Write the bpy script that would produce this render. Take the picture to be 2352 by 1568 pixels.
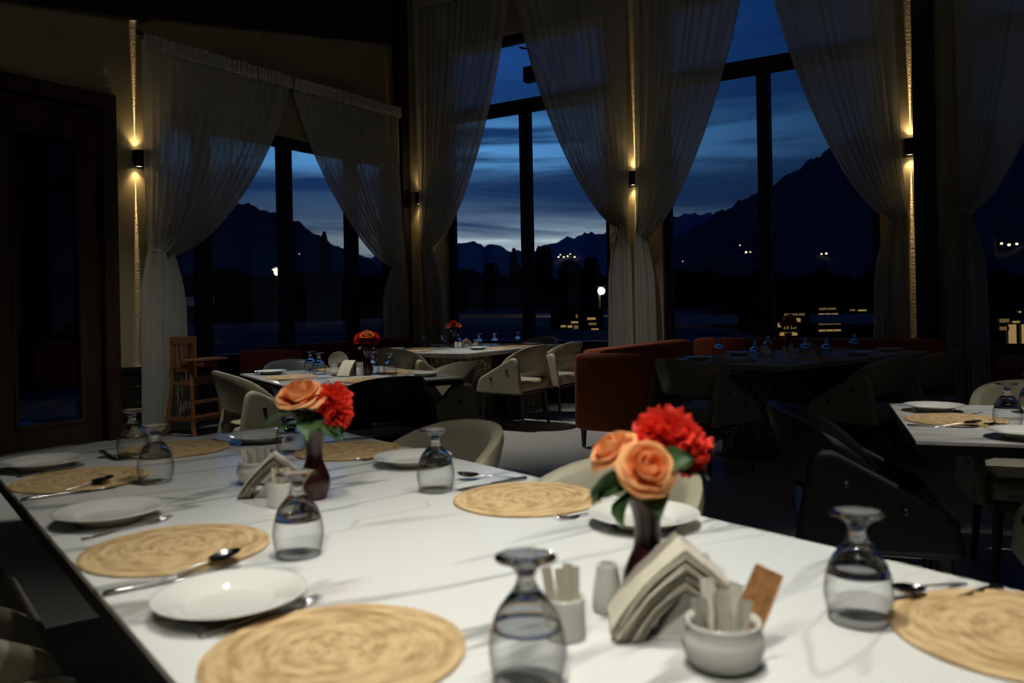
import bpy, math, random
from math import sin, cos, pi, radians as rad, sqrt
from mathutils import Vector, Matrix
random.seed(7)
for o in list(bpy.data.objects): bpy.data.objects.remove(o)
SC = bpy.context.scene; COL = SC.collection

# ------------------------------------------------------------------ camera
CAM_H = 1.215; ROLL = rad(1.1)
cd = bpy.data.cameras.new('camera'); cam = bpy.data.objects.new('camera', cd); COL.objects.link(cam)
cam.location = (0, 0, CAM_H); cam.rotation_euler = (rad(90), ROLL, 0)
cd.sensor_width = 36; cd.lens = 36*1920/2352; cd.shift_y = -(784-702)/2352
cd.clip_start = .05; cd.clip_end = 8000
cd.dof.use_dof = True; cd.dof.focus_distance = 6.6; cd.dof.aperture_fstop = 3.3
SC.camera = cam
SC.view_settings.view_transform = 'Standard'; SC.view_settings.look = 'None'
SC.view_settings.exposure = 0; SC.view_settings.gamma = 1; SC.view_settings.use_curve_mapping = False
cy = SC.cycles; cy.max_bounces = 7; cy.diffuse_bounces = 3; cy.glossy_bounces = 3; cy.transmission_bounces = 7; cy.transparent_max_bounces = 10; cy.adaptive_threshold = .045; cy.adaptive_min_samples = 20

# ------------------------------------------------------------------ world: dusk sky with cloud bands
SKYZ = 3.1
wd = bpy.data.worlds.new('dusk_sky'); SC.world = wd; wd.use_nodes = True
def build_world():
    nt = wd.node_tree; N = nt.nodes; L = nt.links; N.clear()
    def n(t, **k):
        x = N.new(t)
        for a, b in k.items(): setattr(x, a, b)
        return x
    def mth(op, a, b=None, c=None):
        m = n('ShaderNodeMath', operation=op)
        for i, v in enumerate((a, b, c)):
            if v is None: continue
            if isinstance(v, (int, float)): m.inputs[i].default_value = v
            else: L.new(v, m.inputs[i])
        return m.outputs[0]
    tc = n('ShaderNodeTexCoord'); nm = n('ShaderNodeVectorMath', operation='NORMALIZE'); L.new(tc.outputs['Generated'], nm.inputs[0])
    sx = n('ShaderNodeSeparateXYZ'); L.new(nm.outputs[0], sx.inputs[0]); X, Y, Z = sx.outputs
    def ramp(src, pts):
        r = n('ShaderNodeValToRGB'); e = r.color_ramp.elements
        while len(e) < len(pts): e.new(.5)
        for el, (p, c) in zip(e, pts): el.position = p; el.color = (*c, 1)
        L.new(src, r.inputs[0]); return r.outputs[0]
    zc = mth('MAXIMUM', Z, 0)
    base = ramp(zc, [(0, (.030, .060, .13)), (.07, (.022, .048, .115)), (.10, (.012, .034, .095)), (.13, (.0085, .028, .088)), (.2, (.0080, .032, .112)), (.28, (.0065, .036, .15)), (.4, (.005, .034, .16)), (1, (.003, .016, .07))])
    lit = ramp(zc, [(0, (.62, .72, .74)), (.07, (.55, .66, .70)), (.10, (.20, .30, .40)), (.135, (.065, .14, .26)), (.165, (.085, .27, .56)), (.21, (.075, .26, .56)), (.25, (.016, .075, .25)), (.4, (.010, .07, .29)), (1, (.005, .03, .12))])
    cv = n('ShaderNodeCombineXYZ')
    L.new(mth('MULTIPLY', X, 2.2), cv.inputs[0]); L.new(mth('MULTIPLY', Y, 2.2), cv.inputs[1]); L.new(mth('MULTIPLY_ADD', Z, 26.0, SKYZ), cv.inputs[2])
    n1 = n('ShaderNodeTexNoise'); n1.inputs['Scale'].default_value = 1.15; n1.inputs['Detail'].default_value = 7; n1.inputs['Roughness'].default_value = .58; n1.inputs['Distortion'].default_value = .6
    L.new(cv.outputs[0], n1.inputs['Vector'])
    mask = ramp(n1.outputs[0], [(.40, (0, 0, 0)), (.57, (1, 1, 1))])
    # after-glow side of the sky
    dot = mth('ADD', mth('MULTIPLY', X, -.105), mth('MULTIPLY', Y, .9945))
    hl = mth('SQRT', mth('MAXIMUM', mth('SUBTRACT', 1, mth('MULTIPLY', Z, Z)), .0001))
    g = mth('POWER', mth('MAXIMUM', mth('DIVIDE', dot, hl), 0), 13)
    low = mth('POWER', mth('MAXIMUM', mth('DIVIDE', mth('ADD', mth('MULTIPLY', X, .035), mth('MULTIPLY', Y, .9994)), hl), 0), 55)
    wlow = ramp(zc, [(.06, (1, 1, 1)), (.13, (0, 0, 0))])
    gm = mth('ADD', mth('MULTIPLY', low, wlow), mth('MULTIPLY', g, mth('SUBTRACT', 1, wlow)))
    g2 = mth('MULTIPLY_ADD', gm, .94, .06)
    # wide soft bands of brighter cloud that follow the elevation
    bump = ramp(zc, [(0, (1, 1, 1)), (.088, (.95, .95, .95)), (.108, (.30, .30, .30)), (.145, (.22, .22, .22)), (.168, (1, 1, 1)), (.205, (1, 1, 1)), (.235, (.25, .25, .25)), (.29, (.5, .5, .5)), (1, (.4, .4, .4))])
    f = mth('MAXIMUM', mth('MULTIPLY', mth('MULTIPLY', mask, bump), g2), mth('MULTIPLY', mth('MULTIPLY', low, ramp(zc, [(.055, (1, 1, 1)), (.10, (0, 0, 0))])), .75))
    mx = n('ShaderNodeMix', data_type='RGBA'); L.new(f, mx.inputs[0]); L.new(base, mx.inputs[6]); L.new(lit, mx.inputs[7])
    g3 = mth('MULTIPLY_ADD', gm, .62, .38)
    m2 = n('ShaderNodeMix', data_type='RGBA', blend_type='MULTIPLY'); m2.inputs[0].default_value = 1
    cc = n('ShaderNodeCombineXYZ'); [L.new(g3, cc.inputs[i]) for i in range(3)]
    L.new(mx.outputs[2], m2.inputs[6]); L.new(cc.outputs[0], m2.inputs[7])
    bg = n('ShaderNodeBackground'); L.new(m2.outputs[2], bg.inputs[0]); bg.inputs[1].default_value = 1.18
    ou = n('ShaderNodeOutputWorld'); L.new(bg.outputs[0], ou.inputs[0])
build_world()

# ------------------------------------------------------------------ ceiling spot lamps (above the frame) and added fill lights
def spot(name, loc, target, watts, size, blend=1., color=(1., .99, .905), radius=.03):
    l = bpy.data.lights.new(name, 'SPOT'); l.energy = watts; l.spot_size = rad(size); l.spot_blend = blend; l.color = color; l.shadow_soft_size = radius
    o = bpy.data.objects.new(name, l); COL.objects.link(o); o.location = loc
    d = Vector(target) - Vector(loc); o.rotation_euler = d.to_track_quat('-Z', 'Y').to_euler(); return o
spot('long_table_lamps_and_fill', (-.05, 1.42, 4.3), (.44, 1.26, .75), 300, 54)
spot('long_table_lamps_and_fill', (.75, 1.75, 4.3), (-1.0, 1.7, .6), 130, 56)  # added fill imitating the table lamp's spill on the left chairs
spot('spot_lamp_behind_photographer', (-.35, -.55, 4.1), (.30, 1.45, .85), 265, 38)
spot('long_table_lamps_and_fill', (-.60, 2.3, 4.3), (-.68, 2.0, .75), 52, 37)
spot('spot_lamp_over_side_table', (2.30, 2.25, 4.3), (2.02, 3.02, .75), 330, 33)
spot('spot_lamp_over_window_table', (-.95, 8.6, 4.6), (-.15, 8.25, .5), 450, 50)
spot('spot_lamp_over_corner_table', (-1.95, 4.9, 4.5), (-1.5, 5.75, .75), 330, 38)
spot('spot_lamp_by_left_curtain', (-2.6, 6.6, 4.5), (-3.25, 7.7, .2), 105, 44)
spot('spot_lamp_over_left_aisle', (-3.2, 5.7, 4.5), (-3.3, 5.75, 0), 300, 23, .35)
def ambient_fill(loc, watts):  # added point fills for neutral room ambience and glints in the glass
    l = bpy.data.lights.new('ambient_fill_light', 'POINT'); l.energy = watts; l.color = (1, .95, .82); l.shadow_soft_size = .05
    o = bpy.data.objects.new('ambient_fill_light', l); COL.objects.link(o); o.location = loc
for p_, w_ in (((-2.6, -.8, 5.5), 2), ((.15, -1.1, 5.2), 7), ((.55, -3.4, 5.4), 6), ((4.6, .4, 5.6), 7), ((1.3, 5.0, 5.7), 3)): ambient_fill(p_, w_)
spot('spot_lamp_by_sofa', (.70, 8.2, 4.6), (1.25, 9.1, .9), 95, 36)

# ------------------------------------------------------------------ frames of the two window walls
A1 = rad(32.5)
W0 = Vector((-3.58, 8.50, 0)); DL = Vector((sin(A1), cos(A1), 0)); DR = Vector((cos(A1), -sin(A1), 0)); TC = 3.85
C0 = W0 + DL*TC
UP = Vector((0, 0, 1))
def PL(t, z, off=0): return W0 + DL*t + DR*off + UP*z      # left wall: along, height, distance into the room
def PR(t, z, off=0): return C0 + DR*t - DL*off + UP*z      # right wall

# ------------------------------------------------------------------ mesh helpers
class MB:
    def __init__(s): s.v = []; s.f = []
    def add(s, vs, fs):
        b = len(s.v); s.v += [tuple(v) for v in vs]; s.f += [tuple(b+i for i in f) for f in fs]; return s
    def box(s, x0, y0, z0, x1, y1, z1):
        return s.add([(x, y, z) for z in (z0, z1) for x, y in ((x0, y0), (x1, y0), (x1, y1), (x0, y1))],
                     [(3, 2, 1, 0), (4, 5, 6, 7), (0, 1, 5, 4), (1, 2, 6, 5), (2, 3, 7, 6), (3, 0, 4, 7)])
    def wbox(s, P, t0, t1, z0, z1, o0, o1):
        return s.add([P(t, z, o) for z in (z0, z1) for t, o in ((t0, o0), (t1, o0), (t1, o1), (t0, o1))],
                     [(3, 2, 1, 0), (4, 5, 6, 7), (0, 1, 5, 4), (1, 2, 6, 5), (2, 3, 7, 6), (3, 0, 4, 7)])
    def lathe(s, prof, seg=24, c=(0, 0, 0), closed=False):
        vs = []; n = len(prof)
        for i in range(seg):
            a = 2*pi*i/seg
            vs += [(c[0]+r*cos(a), c[1]+r*sin(a), c[2]+z) for r, z in prof]
        fs = []
        for i in range(seg):
            j = (i+1) % seg
            for k in range(n if closed else n-1):
                k2 = (k+1) % n; fs.append((i*n+k, j*n+k, j*n+k2, i*n+k2))
        return s.add(vs, fs)
    def tube(s, path, rads, seg=8, caps=True):
        path = [Vector(p) for p in path]; m = len(path)
        if isinstance(rads, (int, float)): rads = [rads]*m
        vs = []
        for i, p in enumerate(path):
            d = (path[min(i+1, m-1)]-path[max(i-1, 0)]).normalized()
            a = d.cross(UP if abs(d.z) < .9 else Vector((1, 0, 0))).normalized(); b = d.cross(a)
            vs += [p+(a*cos(2*pi*k/seg)+b*sin(2*pi*k/seg))*rads[i] for k in range(seg)]
        fs = [(i*seg+k, i*seg+(k+1) % seg, (i+1)*seg+(k+1) % seg, (i+1)*seg+k) for i in range(m-1) for k in range(seg)]
        if caps: fs += [tuple(range(seg))[::-1], tuple((m-1)*seg+k for k in range(seg))]
        return s.add(vs, fs)
    def slab(s, poly, h0, h1, ch, M=None):
        """rounded plate: poly (2D, ccw) between h0 and h1 with chamfer ch; M maps (a,b,h) to xyz"""
        n = len(poly); cx = sum(p[0] for p in poly)/n; cy = sum(p[1] for p in poly)/n
        def ring(k, h):
            out = []
            for x, y in poly:
                d = Vector((x-cx, y-cy)); l = d.length or 1; d *= max(0, (l-k))/l
                out.append((cx+d.x, cy+d.y, h))
            return out
        sg = 1 if h1 > h0 else -1
        rs = ring(ch*2.6, h0)+ring(ch*1.6, h0)+ring(ch*.45, h0+sg*ch*.3)+ring(0, h0+sg*ch)+ring(0, h1-sg*ch)+ring(ch*.45, h1-sg*ch*.3)+ring(ch*1.6, h1)+ring(ch*2.6, h1)
        if M: rs = [M(*p) for p in rs]
        fs = [(r*n+i, r*n+(i+1) % n, (r+1)*n+(i+1) % n, (r+1)*n+i) for r in range(7) for i in range(n)]
        fs += [tuple(range(n))[::-1], tuple(7*n+i for i in range(n))]
        return s.add(rs, fs)
    def grid(s, pts, closed=False):
        h = len(pts); w = len(pts[0])
        return s.add([p for r in pts for p in r], [(i*w+j, i*w+(j+1) % w, (i+1)*w+(j+1) % w, (i+1)*w+j) for i in range(h-1) for j in range(w if closed else w-1)])
    def xf(s, M): s.v = [tuple(M @ Vector(v)) for v in s.v]; return s
    def mesh(s, name, mat, smooth=False, angle=None):
        me = bpy.data.meshes.new(name); me.from_pydata(s.v, [], s.f); me.update()
        if mat: me.materials.append(mat)
        if smooth:
            me.polygons.foreach_set('use_smooth', [True]*len(me.polygons))
            if angle: me.set_sharp_from_angle(angle=rad(angle))
        return me
    def ob(s, name, mat, parent=None, smooth=False, angle=None, loc=None, rot=None):
        return put(name, s.mesh(name, mat, smooth, angle), parent, loc, rot)
def put(name, me, parent=None, loc=None, rot=None):
    o = bpy.data.objects.new(name, me); COL.objects.link(o); o.parent = parent
    if loc is not None: o.location = loc
    if rot is not None: o.rotation_euler = rot
    return o
def tag(o, label=None, cat=None, group=None, kind=None):
    if label: o['label'] = label
    if cat: o['category'] = cat
    if group: o['group'] = group
    if kind: o['kind'] = kind
    return o
def thing(name, label, cat, loc=(0, 0, 0), rz=0, group=None):
    o = bpy.data.objects.new(name, None); COL.objects.link(o); o.location = loc; o.rotation_euler = (0, 0, rz); o.empty_display_size = .1
    return tag(o, label, cat, group)
KIDS = {}
def dup(root, loc, rz, label, group=None, rot=None, scale=None):
    def cp(o, par):
        c = o.copy(); COL.objects.link(c); c.parent = par
        for ch in [k for k in bpy.data.objects if k.parent == o] if o.name not in KIDS else KIDS[o.name]: cp(ch, c)
        return c
    if root.name not in KIDS:
        stack = [root]; allo = list(bpy.data.objects)
        while stack:
            q = stack.pop(); KIDS[q.name] = [k for k in allo if k.parent == q]; stack += KIDS[q.name]
    r = cp(root, None); r.location = loc; r.rotation_euler = rot or (0, 0, rz); r['label'] = label
    if scale: r.scale = (scale,)*3
    if group: r['group'] = group
    return r
def struct(name, mb, mat, **k): return tag(mb.ob(name, mat, **k), kind='structure')
def rrect(w, d, r, n=4, cx=0, cy=0):
    out = []
    for qx, qy, a0 in ((1, -1, -90), (1, 1, 0), (-1, 1, 90), (-1, -1, 180)):
        for i in range(n+1):
            a = rad(a0+90*i/n); out.append((cx+qx*(w/2-r)+r*cos(a), cy+qy*(d/2-r)+r*sin(a)))
    return out
def roundpoly(pts, rs, n=4):
    out = []; m = len(pts)
    for i, p in enumerate(pts):
        p = Vector(p); a = Vector(pts[i-1]); b = Vector(pts[(i+1) % m]); r = rs[i]
        if r <= 0: out.append(tuple(p)); continue
        q0 = p+(a-p).normalized()*r; q1 = p+(b-p).normalized()*r
        for k in range(n+1):
            u = k/n; out.append(tuple(q0*(1-u)**2+p*2*u*(1-u)+q1*u*u))
    return out

# ------------------------------------------------------------------ materials
def mat(name, color, rough=.5, metal=0, spec=.5, bump=0, bscale=40, var=0, vscale=6, sheen=0, coat=0):
    m = bpy.data.materials.new(name); m.use_nodes = True; nt = m.node_tree; N = nt.nodes; L = nt.links; b = N['Principled BSDF']
    b.inputs['Base Color'].default_value = (*color, 1); b.inputs['Roughness'].default_value = rough; b.inputs['Metallic'].default_value = metal
    b.inputs['Specular IOR Level'].default_value = spec
    if sheen: b.inputs['Sheen Weight'].default_value = sheen
    if coat: b.inputs['Coat Weight'].default_value = coat; b.inputs['Coat Roughness'].default_value = .08
    tc = N.new('ShaderNodeTexCoord')
    if bump:
        t = N.new('ShaderNodeTexNoise'); t.inputs['Scale'].default_value = bscale; t.inputs['Detail'].default_value = 4; L.new(tc.outputs['Object'], t.inputs['Vector'])
        bp = N.new('ShaderNodeBump'); bp.inputs['Strength'].default_value = bump; bp.inputs['Distance'].default_value = .01; L.new(t.outputs[0], bp.inputs['Height']); L.new(bp.outputs[0], b.inputs['Normal'])
    if var:
        t = N.new('ShaderNodeTexNoise'); t.inputs['Scale'].default_value = vscale; t.inputs['Detail'].default_value = 5; L.new(tc.outputs['Object'], t.inputs['Vector'])
        r = N.new('ShaderNodeValToRGB'); r.color_ramp.elements[0].position = .3; r.color_ramp.elements[1].position = .7
        r.color_ramp.elements[0].color = (*[c*(1-var) for c in color], 1); r.color_ramp.elements[1].color = (*[min(1, c*(1+var)) for c in color], 1)
        L.new(t.outputs[0], r.inputs[0]); L.new(r.outputs[0], b.inputs['Base Color'])
    return m
def emit(name, color, strength):
    m = bpy.data.materials.new(name); m.use_nodes = True; N = m.node_tree.nodes; N.clear()
    e = N.new('ShaderNodeEmission'); e.inputs[0].default_value = (*color, 1); e.inputs[1].default_value = strength
    o = N.new('ShaderNodeOutputMaterial'); m.node_tree.links.new(e.outputs[0], o.inputs[0]); return m
def thin_glass(name, tint=(.97, .98, .98), base=.035, edge=.75, power=3.2, rim=None):
    m = bpy.data.materials.new(name); m.use_nodes = True; nt = m.node_tree; N = nt.nodes; L = nt.links; N.clear()
    t = N.new('ShaderNodeBsdfTransparent'); t.inputs[0].default_value = (*tint, 1)
    g = N.new('ShaderNodeBsdfGlossy'); g.inputs['Roughness'].default_value = .012; g.inputs[0].default_value = (.95, .96, .97, 1)
    lw = N.new('ShaderNodeLayerWeight'); lw.inputs[0].default_value = .5
    p = N.new('ShaderNodeMath'); p.operation = 'POWER'; L.new(lw.outputs['Facing'], p.inputs[0]); p.inputs[1].default_value = power
    q = N.new('ShaderNodeMath'); q.operation = 'MULTIPLY_ADD'; L.new(p.outputs[0], q.inputs[0]); q.inputs[1].default_value = edge; q.inputs[2].default_value = base
    if rim:
        c = N.new('ShaderNodeMix'); c.data_type = 'RGBA'; c.inputs[6].default_value = (*tint, 1); c.inputs[7].default_value = (*rim, 1); L.new(p.outputs[0], c.inputs[0]); L.new(c.outputs[2], t.inputs[0])
    x = N.new('ShaderNodeMixShader'); L.new(q.outputs[0], x.inputs[0]); L.new(t.outputs[0], x.inputs[1]); L.new(g.outputs[0], x.inputs[2])
    o = N.new('ShaderNodeOutputMaterial'); L.new(x.outputs[0], o.inputs[0]); return m
def sheer(name):
    m = bpy.data.materials.new(name); m.use_nodes = True; nt = m.node_tree; N = nt.nodes; L = nt.links; N.clear()
    d = N.new('ShaderNodeBsdfDiffuse'); d.inputs[0].default_value = (.78, .76, .69, 1)
    tl = N.new('ShaderNodeBsdfTranslucent'); tl.inputs[0].default_value = (.62, .60, .54, 1)
    a = N.new('ShaderNodeMixShader'); a.inputs[0].default_value = .35; L.new(d.outputs[0], a.inputs[1]); L.new(tl.outputs[0], a.inputs[2])
    tr = N.new('ShaderNodeBsdfTransparent')
    tc = N.new('ShaderNodeTexCoord'); mp = N.new('ShaderNodeMapping'); mp.inputs['Scale'].default_value = (26, 26, .6); L.new(tc.outputs['Object'], mp.inputs[0])
    no = N.new('ShaderNodeTexNoise'); no.inputs['Scale'].default_value = 1; no.inputs['Detail'].default_value = 3; L.new(mp.outputs[0], no.inputs['Vector'])
    r = N.new('ShaderNodeMapRange'); r.inputs[1].default_value = .3; r.inputs[2].default_value = .7; r.inputs[3].default_value = .0; r.inputs[4].default_value = .11; L.new(no.outputs[0], r.inputs[0])
    b = N.new('ShaderNodeMixShader'); L.new(r.outputs[0], b.inputs[0]); L.new(a.outputs[0], b.inputs[1]); L.new(tr.outputs[0], b.inputs[2])
    o = N.new('ShaderNodeOutputMaterial'); L.new(b.outputs[0], o.inputs[0]); return m
def marble(name):
    m = bpy.data.materials.new(name); m.use_nodes = True; nt = m.node_tree; N = nt.nodes; L = nt.links; b = N['Principled BSDF']
    b.inputs['Roughness'].default_value = .16; b.inputs['Specular IOR Level'].default_value = .5
    tc = N.new('ShaderNodeTexCoord')
    def vein(rot, sc, scale, w, detail, dist):
        mp = N.new('ShaderNodeMapping'); mp.inputs['Rotation'].default_value = (0, 0, rot); mp.inputs['Scale'].default_value = sc; L.new(tc.outputs['Object'], mp.inputs[0])
        t = N.new('ShaderNodeTexNoise'); t.inputs['Scale'].default_value = scale; t.inputs['Detail'].default_value = detail; t.inputs['Roughness'].default_value = .55; t.inputs['Distortion'].default_value = dist
        L.new(mp.outputs[0], t.inputs['Vector'])
        s = N.new('ShaderNodeMath'); s.operation = 'SUBTRACT'; L.new(t.outputs[0], s.inputs[0]); s.inputs[1].default_value = .5
        a = N.new('ShaderNodeMath'); a.operation = 'ABSOLUTE'; L.new(s.outputs[0], a.inputs[0])
        r = N.new('ShaderNodeMapRange'); r.interpolation_type = 'SMOOTHSTEP'; L.new(a.outputs[0], r.inputs[0]); r.inputs[1].default_value = 0; r.inputs[2].default_value = w; r.inputs[3].default_value = 1; r.inputs[4].default_value = 0
        return r.outputs[0]
    v1 = vein(rad(38), (.50, 2.1, 1), 1.15, .030, 4, .6)
    v2 = vein(rad(33), (.40, 1.6, 1), 1.7, .010, 3, .6)
    fade = N.new('ShaderNodeTexNoise'); fade.inputs['Scale'].default_value = 1.7; L.new(tc.outputs['Object'], fade.inputs['Vector'])
    fr = N.new('ShaderNodeMapRange'); L.new(fade.outputs[0], fr.inputs[0]); fr.inputs[1].default_value = .38; fr.inputs[2].default_value = .58; fr.inputs[3].default_value = .34; fr.inputs[4].default_value = .85
    def mul(x, y):
        k = N.new('ShaderNodeMath'); k.operation = 'MULTIPLY'; L.new(x, k.inputs[0])
        if isinstance(y, float): k.inputs[1].default_value = y
        else: L.new(y, k.inputs[1])
        return k.outputs[0]
    mx = N.new('ShaderNodeMath'); mx.operation = 'MAXIMUM'; L.new(mul(v1, fr.outputs[0]), mx.inputs[0]); L.new(mul(v2, .30), mx.inputs[1])
    c = N.new('ShaderNodeMix'); c.data_type = 'RGBA'; L.new(mx.outputs[0], c.inputs[0]); c.inputs[6].default_value = (.80, .80, .76, 1); c.inputs[7].default_value = (.27, .27, .25, 1)
    L.new(c.outputs[2], b.inputs['Base Color']); return m
def straw(name):
    m = bpy.data.materials.new(name); m.use_nodes = True; nt = m.node_tree; N = nt.nodes; L = nt.links; b = N['Principled BSDF']
    b.inputs['Roughness'].default_value = .75; b.inputs['Specular IOR Level'].default_value = .25
    tc = N.new('ShaderNodeTexCoord'); sp = N.new('ShaderNodeSeparateXYZ'); L.new(tc.outputs['Object'], sp.inputs[0])
    def mth(op, x, y=None, z=None):
        k = N.new('ShaderNodeMath'); k.operation = op
        for i, q in enumerate((x, y, z)):
            if q is None: continue
            if isinstance(q, (int, float)): k.inputs[i].default_value = q
            else: L.new(q, k.inputs[i])
        return k.outputs[0]
    r = mth('SQRT', mth('ADD', mth('MULTIPLY', sp.outputs[0], sp.outputs[0]), mth('MULTIPLY', sp.outputs[1], sp.outputs[1])))
    an = mth('ARCTAN2', sp.outputs[1], sp.outputs[0])
    cv = N.new('ShaderNodeCombineXYZ'); L.new(mth('MULTIPLY', r, 75), cv.inputs[0]); L.new(mth('MULTIPLY', mth('COSINE', an), 2.2), cv.inputs[1]); L.new(mth('MULTIPLY', mth('SINE', an), 2.2), cv.inputs[2])
    t = N.new('ShaderNodeTexNoise'); t.inputs['Scale'].default_value = 1.1; t.inputs['Detail'].default_value = 5; L.new(cv.outputs[0], t.inputs['Vector'])
    cr = N.new('ShaderNodeValToRGB'); e = cr.color_ramp.elements; e[0].position = .32; e[0].color = (.37, .225, .095, 1); e[1].position = .62; e[1].color = (.66, .475, .25, 1)
    L.new(t.outputs[0], cr.inputs[0]); L.new(cr.outputs[0], b.inputs['Base Color'])
    bp = N.new('ShaderNodeBump'); bp.inputs['Strength'].default_value = .5; bp.inputs['Distance'].default_value = .003; L.new(t.outputs[0], bp.inputs['Height']); L.new(bp.outputs[0], b.inputs['Normal'])
    return m
def wood(name, c0, c1, rough=.45, axis=2):
    m = bpy.data.materials.new(name); m.use_nodes = True; nt = m.node_tree; N = nt.nodes; L = nt.links; b = N['Principled BSDF']; b.inputs['Roughness'].default_value = rough
    tc = N.new('ShaderNodeTexCoord'); mp = N.new('ShaderNodeMapping'); s = [22, 22, 22]; s[axis] = 1.6; mp.inputs['Scale'].default_value = s; L.new(tc.outputs['Object'], mp.inputs[0])
    t = N.new('ShaderNodeTexNoise'); t.inputs['Scale'].default_value = 1; t.inputs['Detail'].default_value = 5; t.inputs['Distortion'].default_value = .6; L.new(mp.outputs[0], t.inputs['Vector'])
    r = N.new('ShaderNodeValToRGB'); r.color_ramp.elements[0].position = .3; r.color_ramp.elements[1].position = .7; r.color_ramp.elements[0].color = (*c0, 1); r.color_ramp.elements[1].color = (*c1, 1)
    L.new(t.outputs[0], r.inputs[0]); L.new(r.outputs[0], b.inputs['Base Color']); return m
def petal_mat(name, inner, outer):
    m = bpy.data.materials.new(name); m.use_nodes = True; nt = m.node_tree; N = nt.nodes; L = nt.links; b = N['Principled BSDF']; b.inputs['Roughness'].default_value = .65
    tc = N.new('ShaderNodeTexCoord'); s = N.new('ShaderNodeSeparateXYZ'); L.new(tc.outputs['Generated'], s.inputs[0])
    r = N.new('ShaderNodeValToRGB'); e = r.color_ramp.elements; e[0].position = .25; e[0].color = (*inner, 1); e[1].position = .95; e[1].color = (*outer, 1)
    L.new(s.outputs[2], r.inputs[0]); L.new(r.outputs[0], b.inputs['Base Color'])
    tl = N.new('ShaderNodeBsdfTranslucent'); L.new(r.outputs[0], tl.inputs[0]); mx = N.new('ShaderNodeMixShader'); mx.inputs[0].default_value = .38
    L.new(b.outputs[0], mx.inputs[1]); L.new(tl.outputs[0], mx.inputs[2]); L.new(mx.outputs[0], N['Material Output'].inputs[0]); return m

M = {}
M['plaster'] = mat('beige plaster', (.46, .385, .25), .85, bump=.25, bscale=60, var=.06, vscale=2)
M['black_wood'] = mat('black stained timber', (.012, .011, .010), .55, var=.2)
M['ceiling'] = mat('dark ceiling board', (.012, .011, .010), .9)
M['frame'] = mat('black window frame', (.006, .006, .006), .5)
M['floor'] = mat('polished grey concrete', (.40, .40, .37), .38, var=.10, vscale=1.3, bump=.04, bscale=9)
M['wainscot'] = mat('dark panel', (.016, .015, .014), .5)
M['door_wood'] = wood('brown door timber', (.030, .013, .006), (.072, .032, .013))
M['pane'] = thin_glass('window pane', (.96, .97, .97), .018, .5, 4)
M['goblet'] = thin_glass('clear goblet glass', (.965, .972, .975), .028, .30, 2.0, (.16, .17, .18))
gl = mat('solid clear glass', (.95, .97, .97), .02); gl.node_tree.nodes['Principled BSDF'].inputs['Transmission Weight'].default_value = 1; gl.node_tree.nodes['Principled BSDF'].inputs['IOR'].default_value = 1.45; M['solid_glass'] = gl
M['sheer'] = sheer('off white sheer voile')
M['header'] = mat('white curtain heading tape', (.62, .58, .52), .9)
M['marble'] = marble('white marble with grey veins')
M['edge_dark'] = mat('black table edge', (.010, .009, .009), .75, spec=.15)
M['edge_grey'] = mat('grey table edge', (.30, .30, .29), .4)
M['straw'] = straw('coiled straw')
M['china'] = mat('white glazed china', (.80, .79, .72), .14, coat=.4)
M['steel'] = mat('polished steel', (.62, .62, .62), .14, 1)
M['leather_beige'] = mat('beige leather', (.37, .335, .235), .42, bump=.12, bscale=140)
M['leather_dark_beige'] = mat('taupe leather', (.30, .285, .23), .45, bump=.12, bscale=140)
M['leather_black'] = mat('black leather', (.006, .0065, .007), .36, bump=.15, bscale=140)
M['leather_grey'] = mat('charcoal leather', (.10, .105, .12), .38, bump=.12, bscale=140)
M['leg'] = mat('dark metal leg', (.05, .05, .05), .4)
M['button'] = mat('black upholstery button', (.012, .012, .012), .3)
M['sofa_orange'] = mat('rust orange velvet', (.34, .075, .016), .85, bump=.1, bscale=90)
M['sofa_red'] = mat('brick red velvet', (.17, .030, .014), .9, bump=.1, bscale=90)
M['lattice'] = mat('bronze laser cut lattice', (.30, .25, .18), .4, .5)
M['ped_dark'] = mat('dark pedestal core', (.012, .011, .010), .6)
M['vase'] = mat('dark plum glass', (.045, .011, .012), .25)
M['rose'] = petal_mat('peach rose petal', (.95, .26, .035), (1., .56, .24))
M['red'] = petal_mat('red carnation petal', (.62, .012, .008), (1., .075, .035))
M['leaf'] = mat('green leaf', (.030, .075, .018), .5, var=.3, vscale=30)
M['stem'] = mat('green stem', (.03, .06, .015), .6)
M['paper'] = mat('cream paper napkin', (.66, .61, .48), .9, bump=.1, bscale=80)
M['sachet'] = mat('white paper sachet', (.74, .70, .60), .8, bump=.2, bscale=60)
M['sachet_brown'] = mat('brown paper sachet', (.50, .23, .075), .7, var=.5, vscale=60)
M['wood_orange'] = wood('orange pine', (.26, .10, .035), (.42, .19, .07))
M['black_metal'] = mat('black metal', (.010, .010, .010), .4, .3)
M['lens'] = emit('warm lamp lens', (1, .78, .42), 14)

# ------------------------------------------------------------------ room shell
fl = MB(); fl.add([(-16, -8, 0), (14, -8, 0), (14, 16, 0), (-16, 16, 0)], [(0, 1, 2, 3)])
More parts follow.
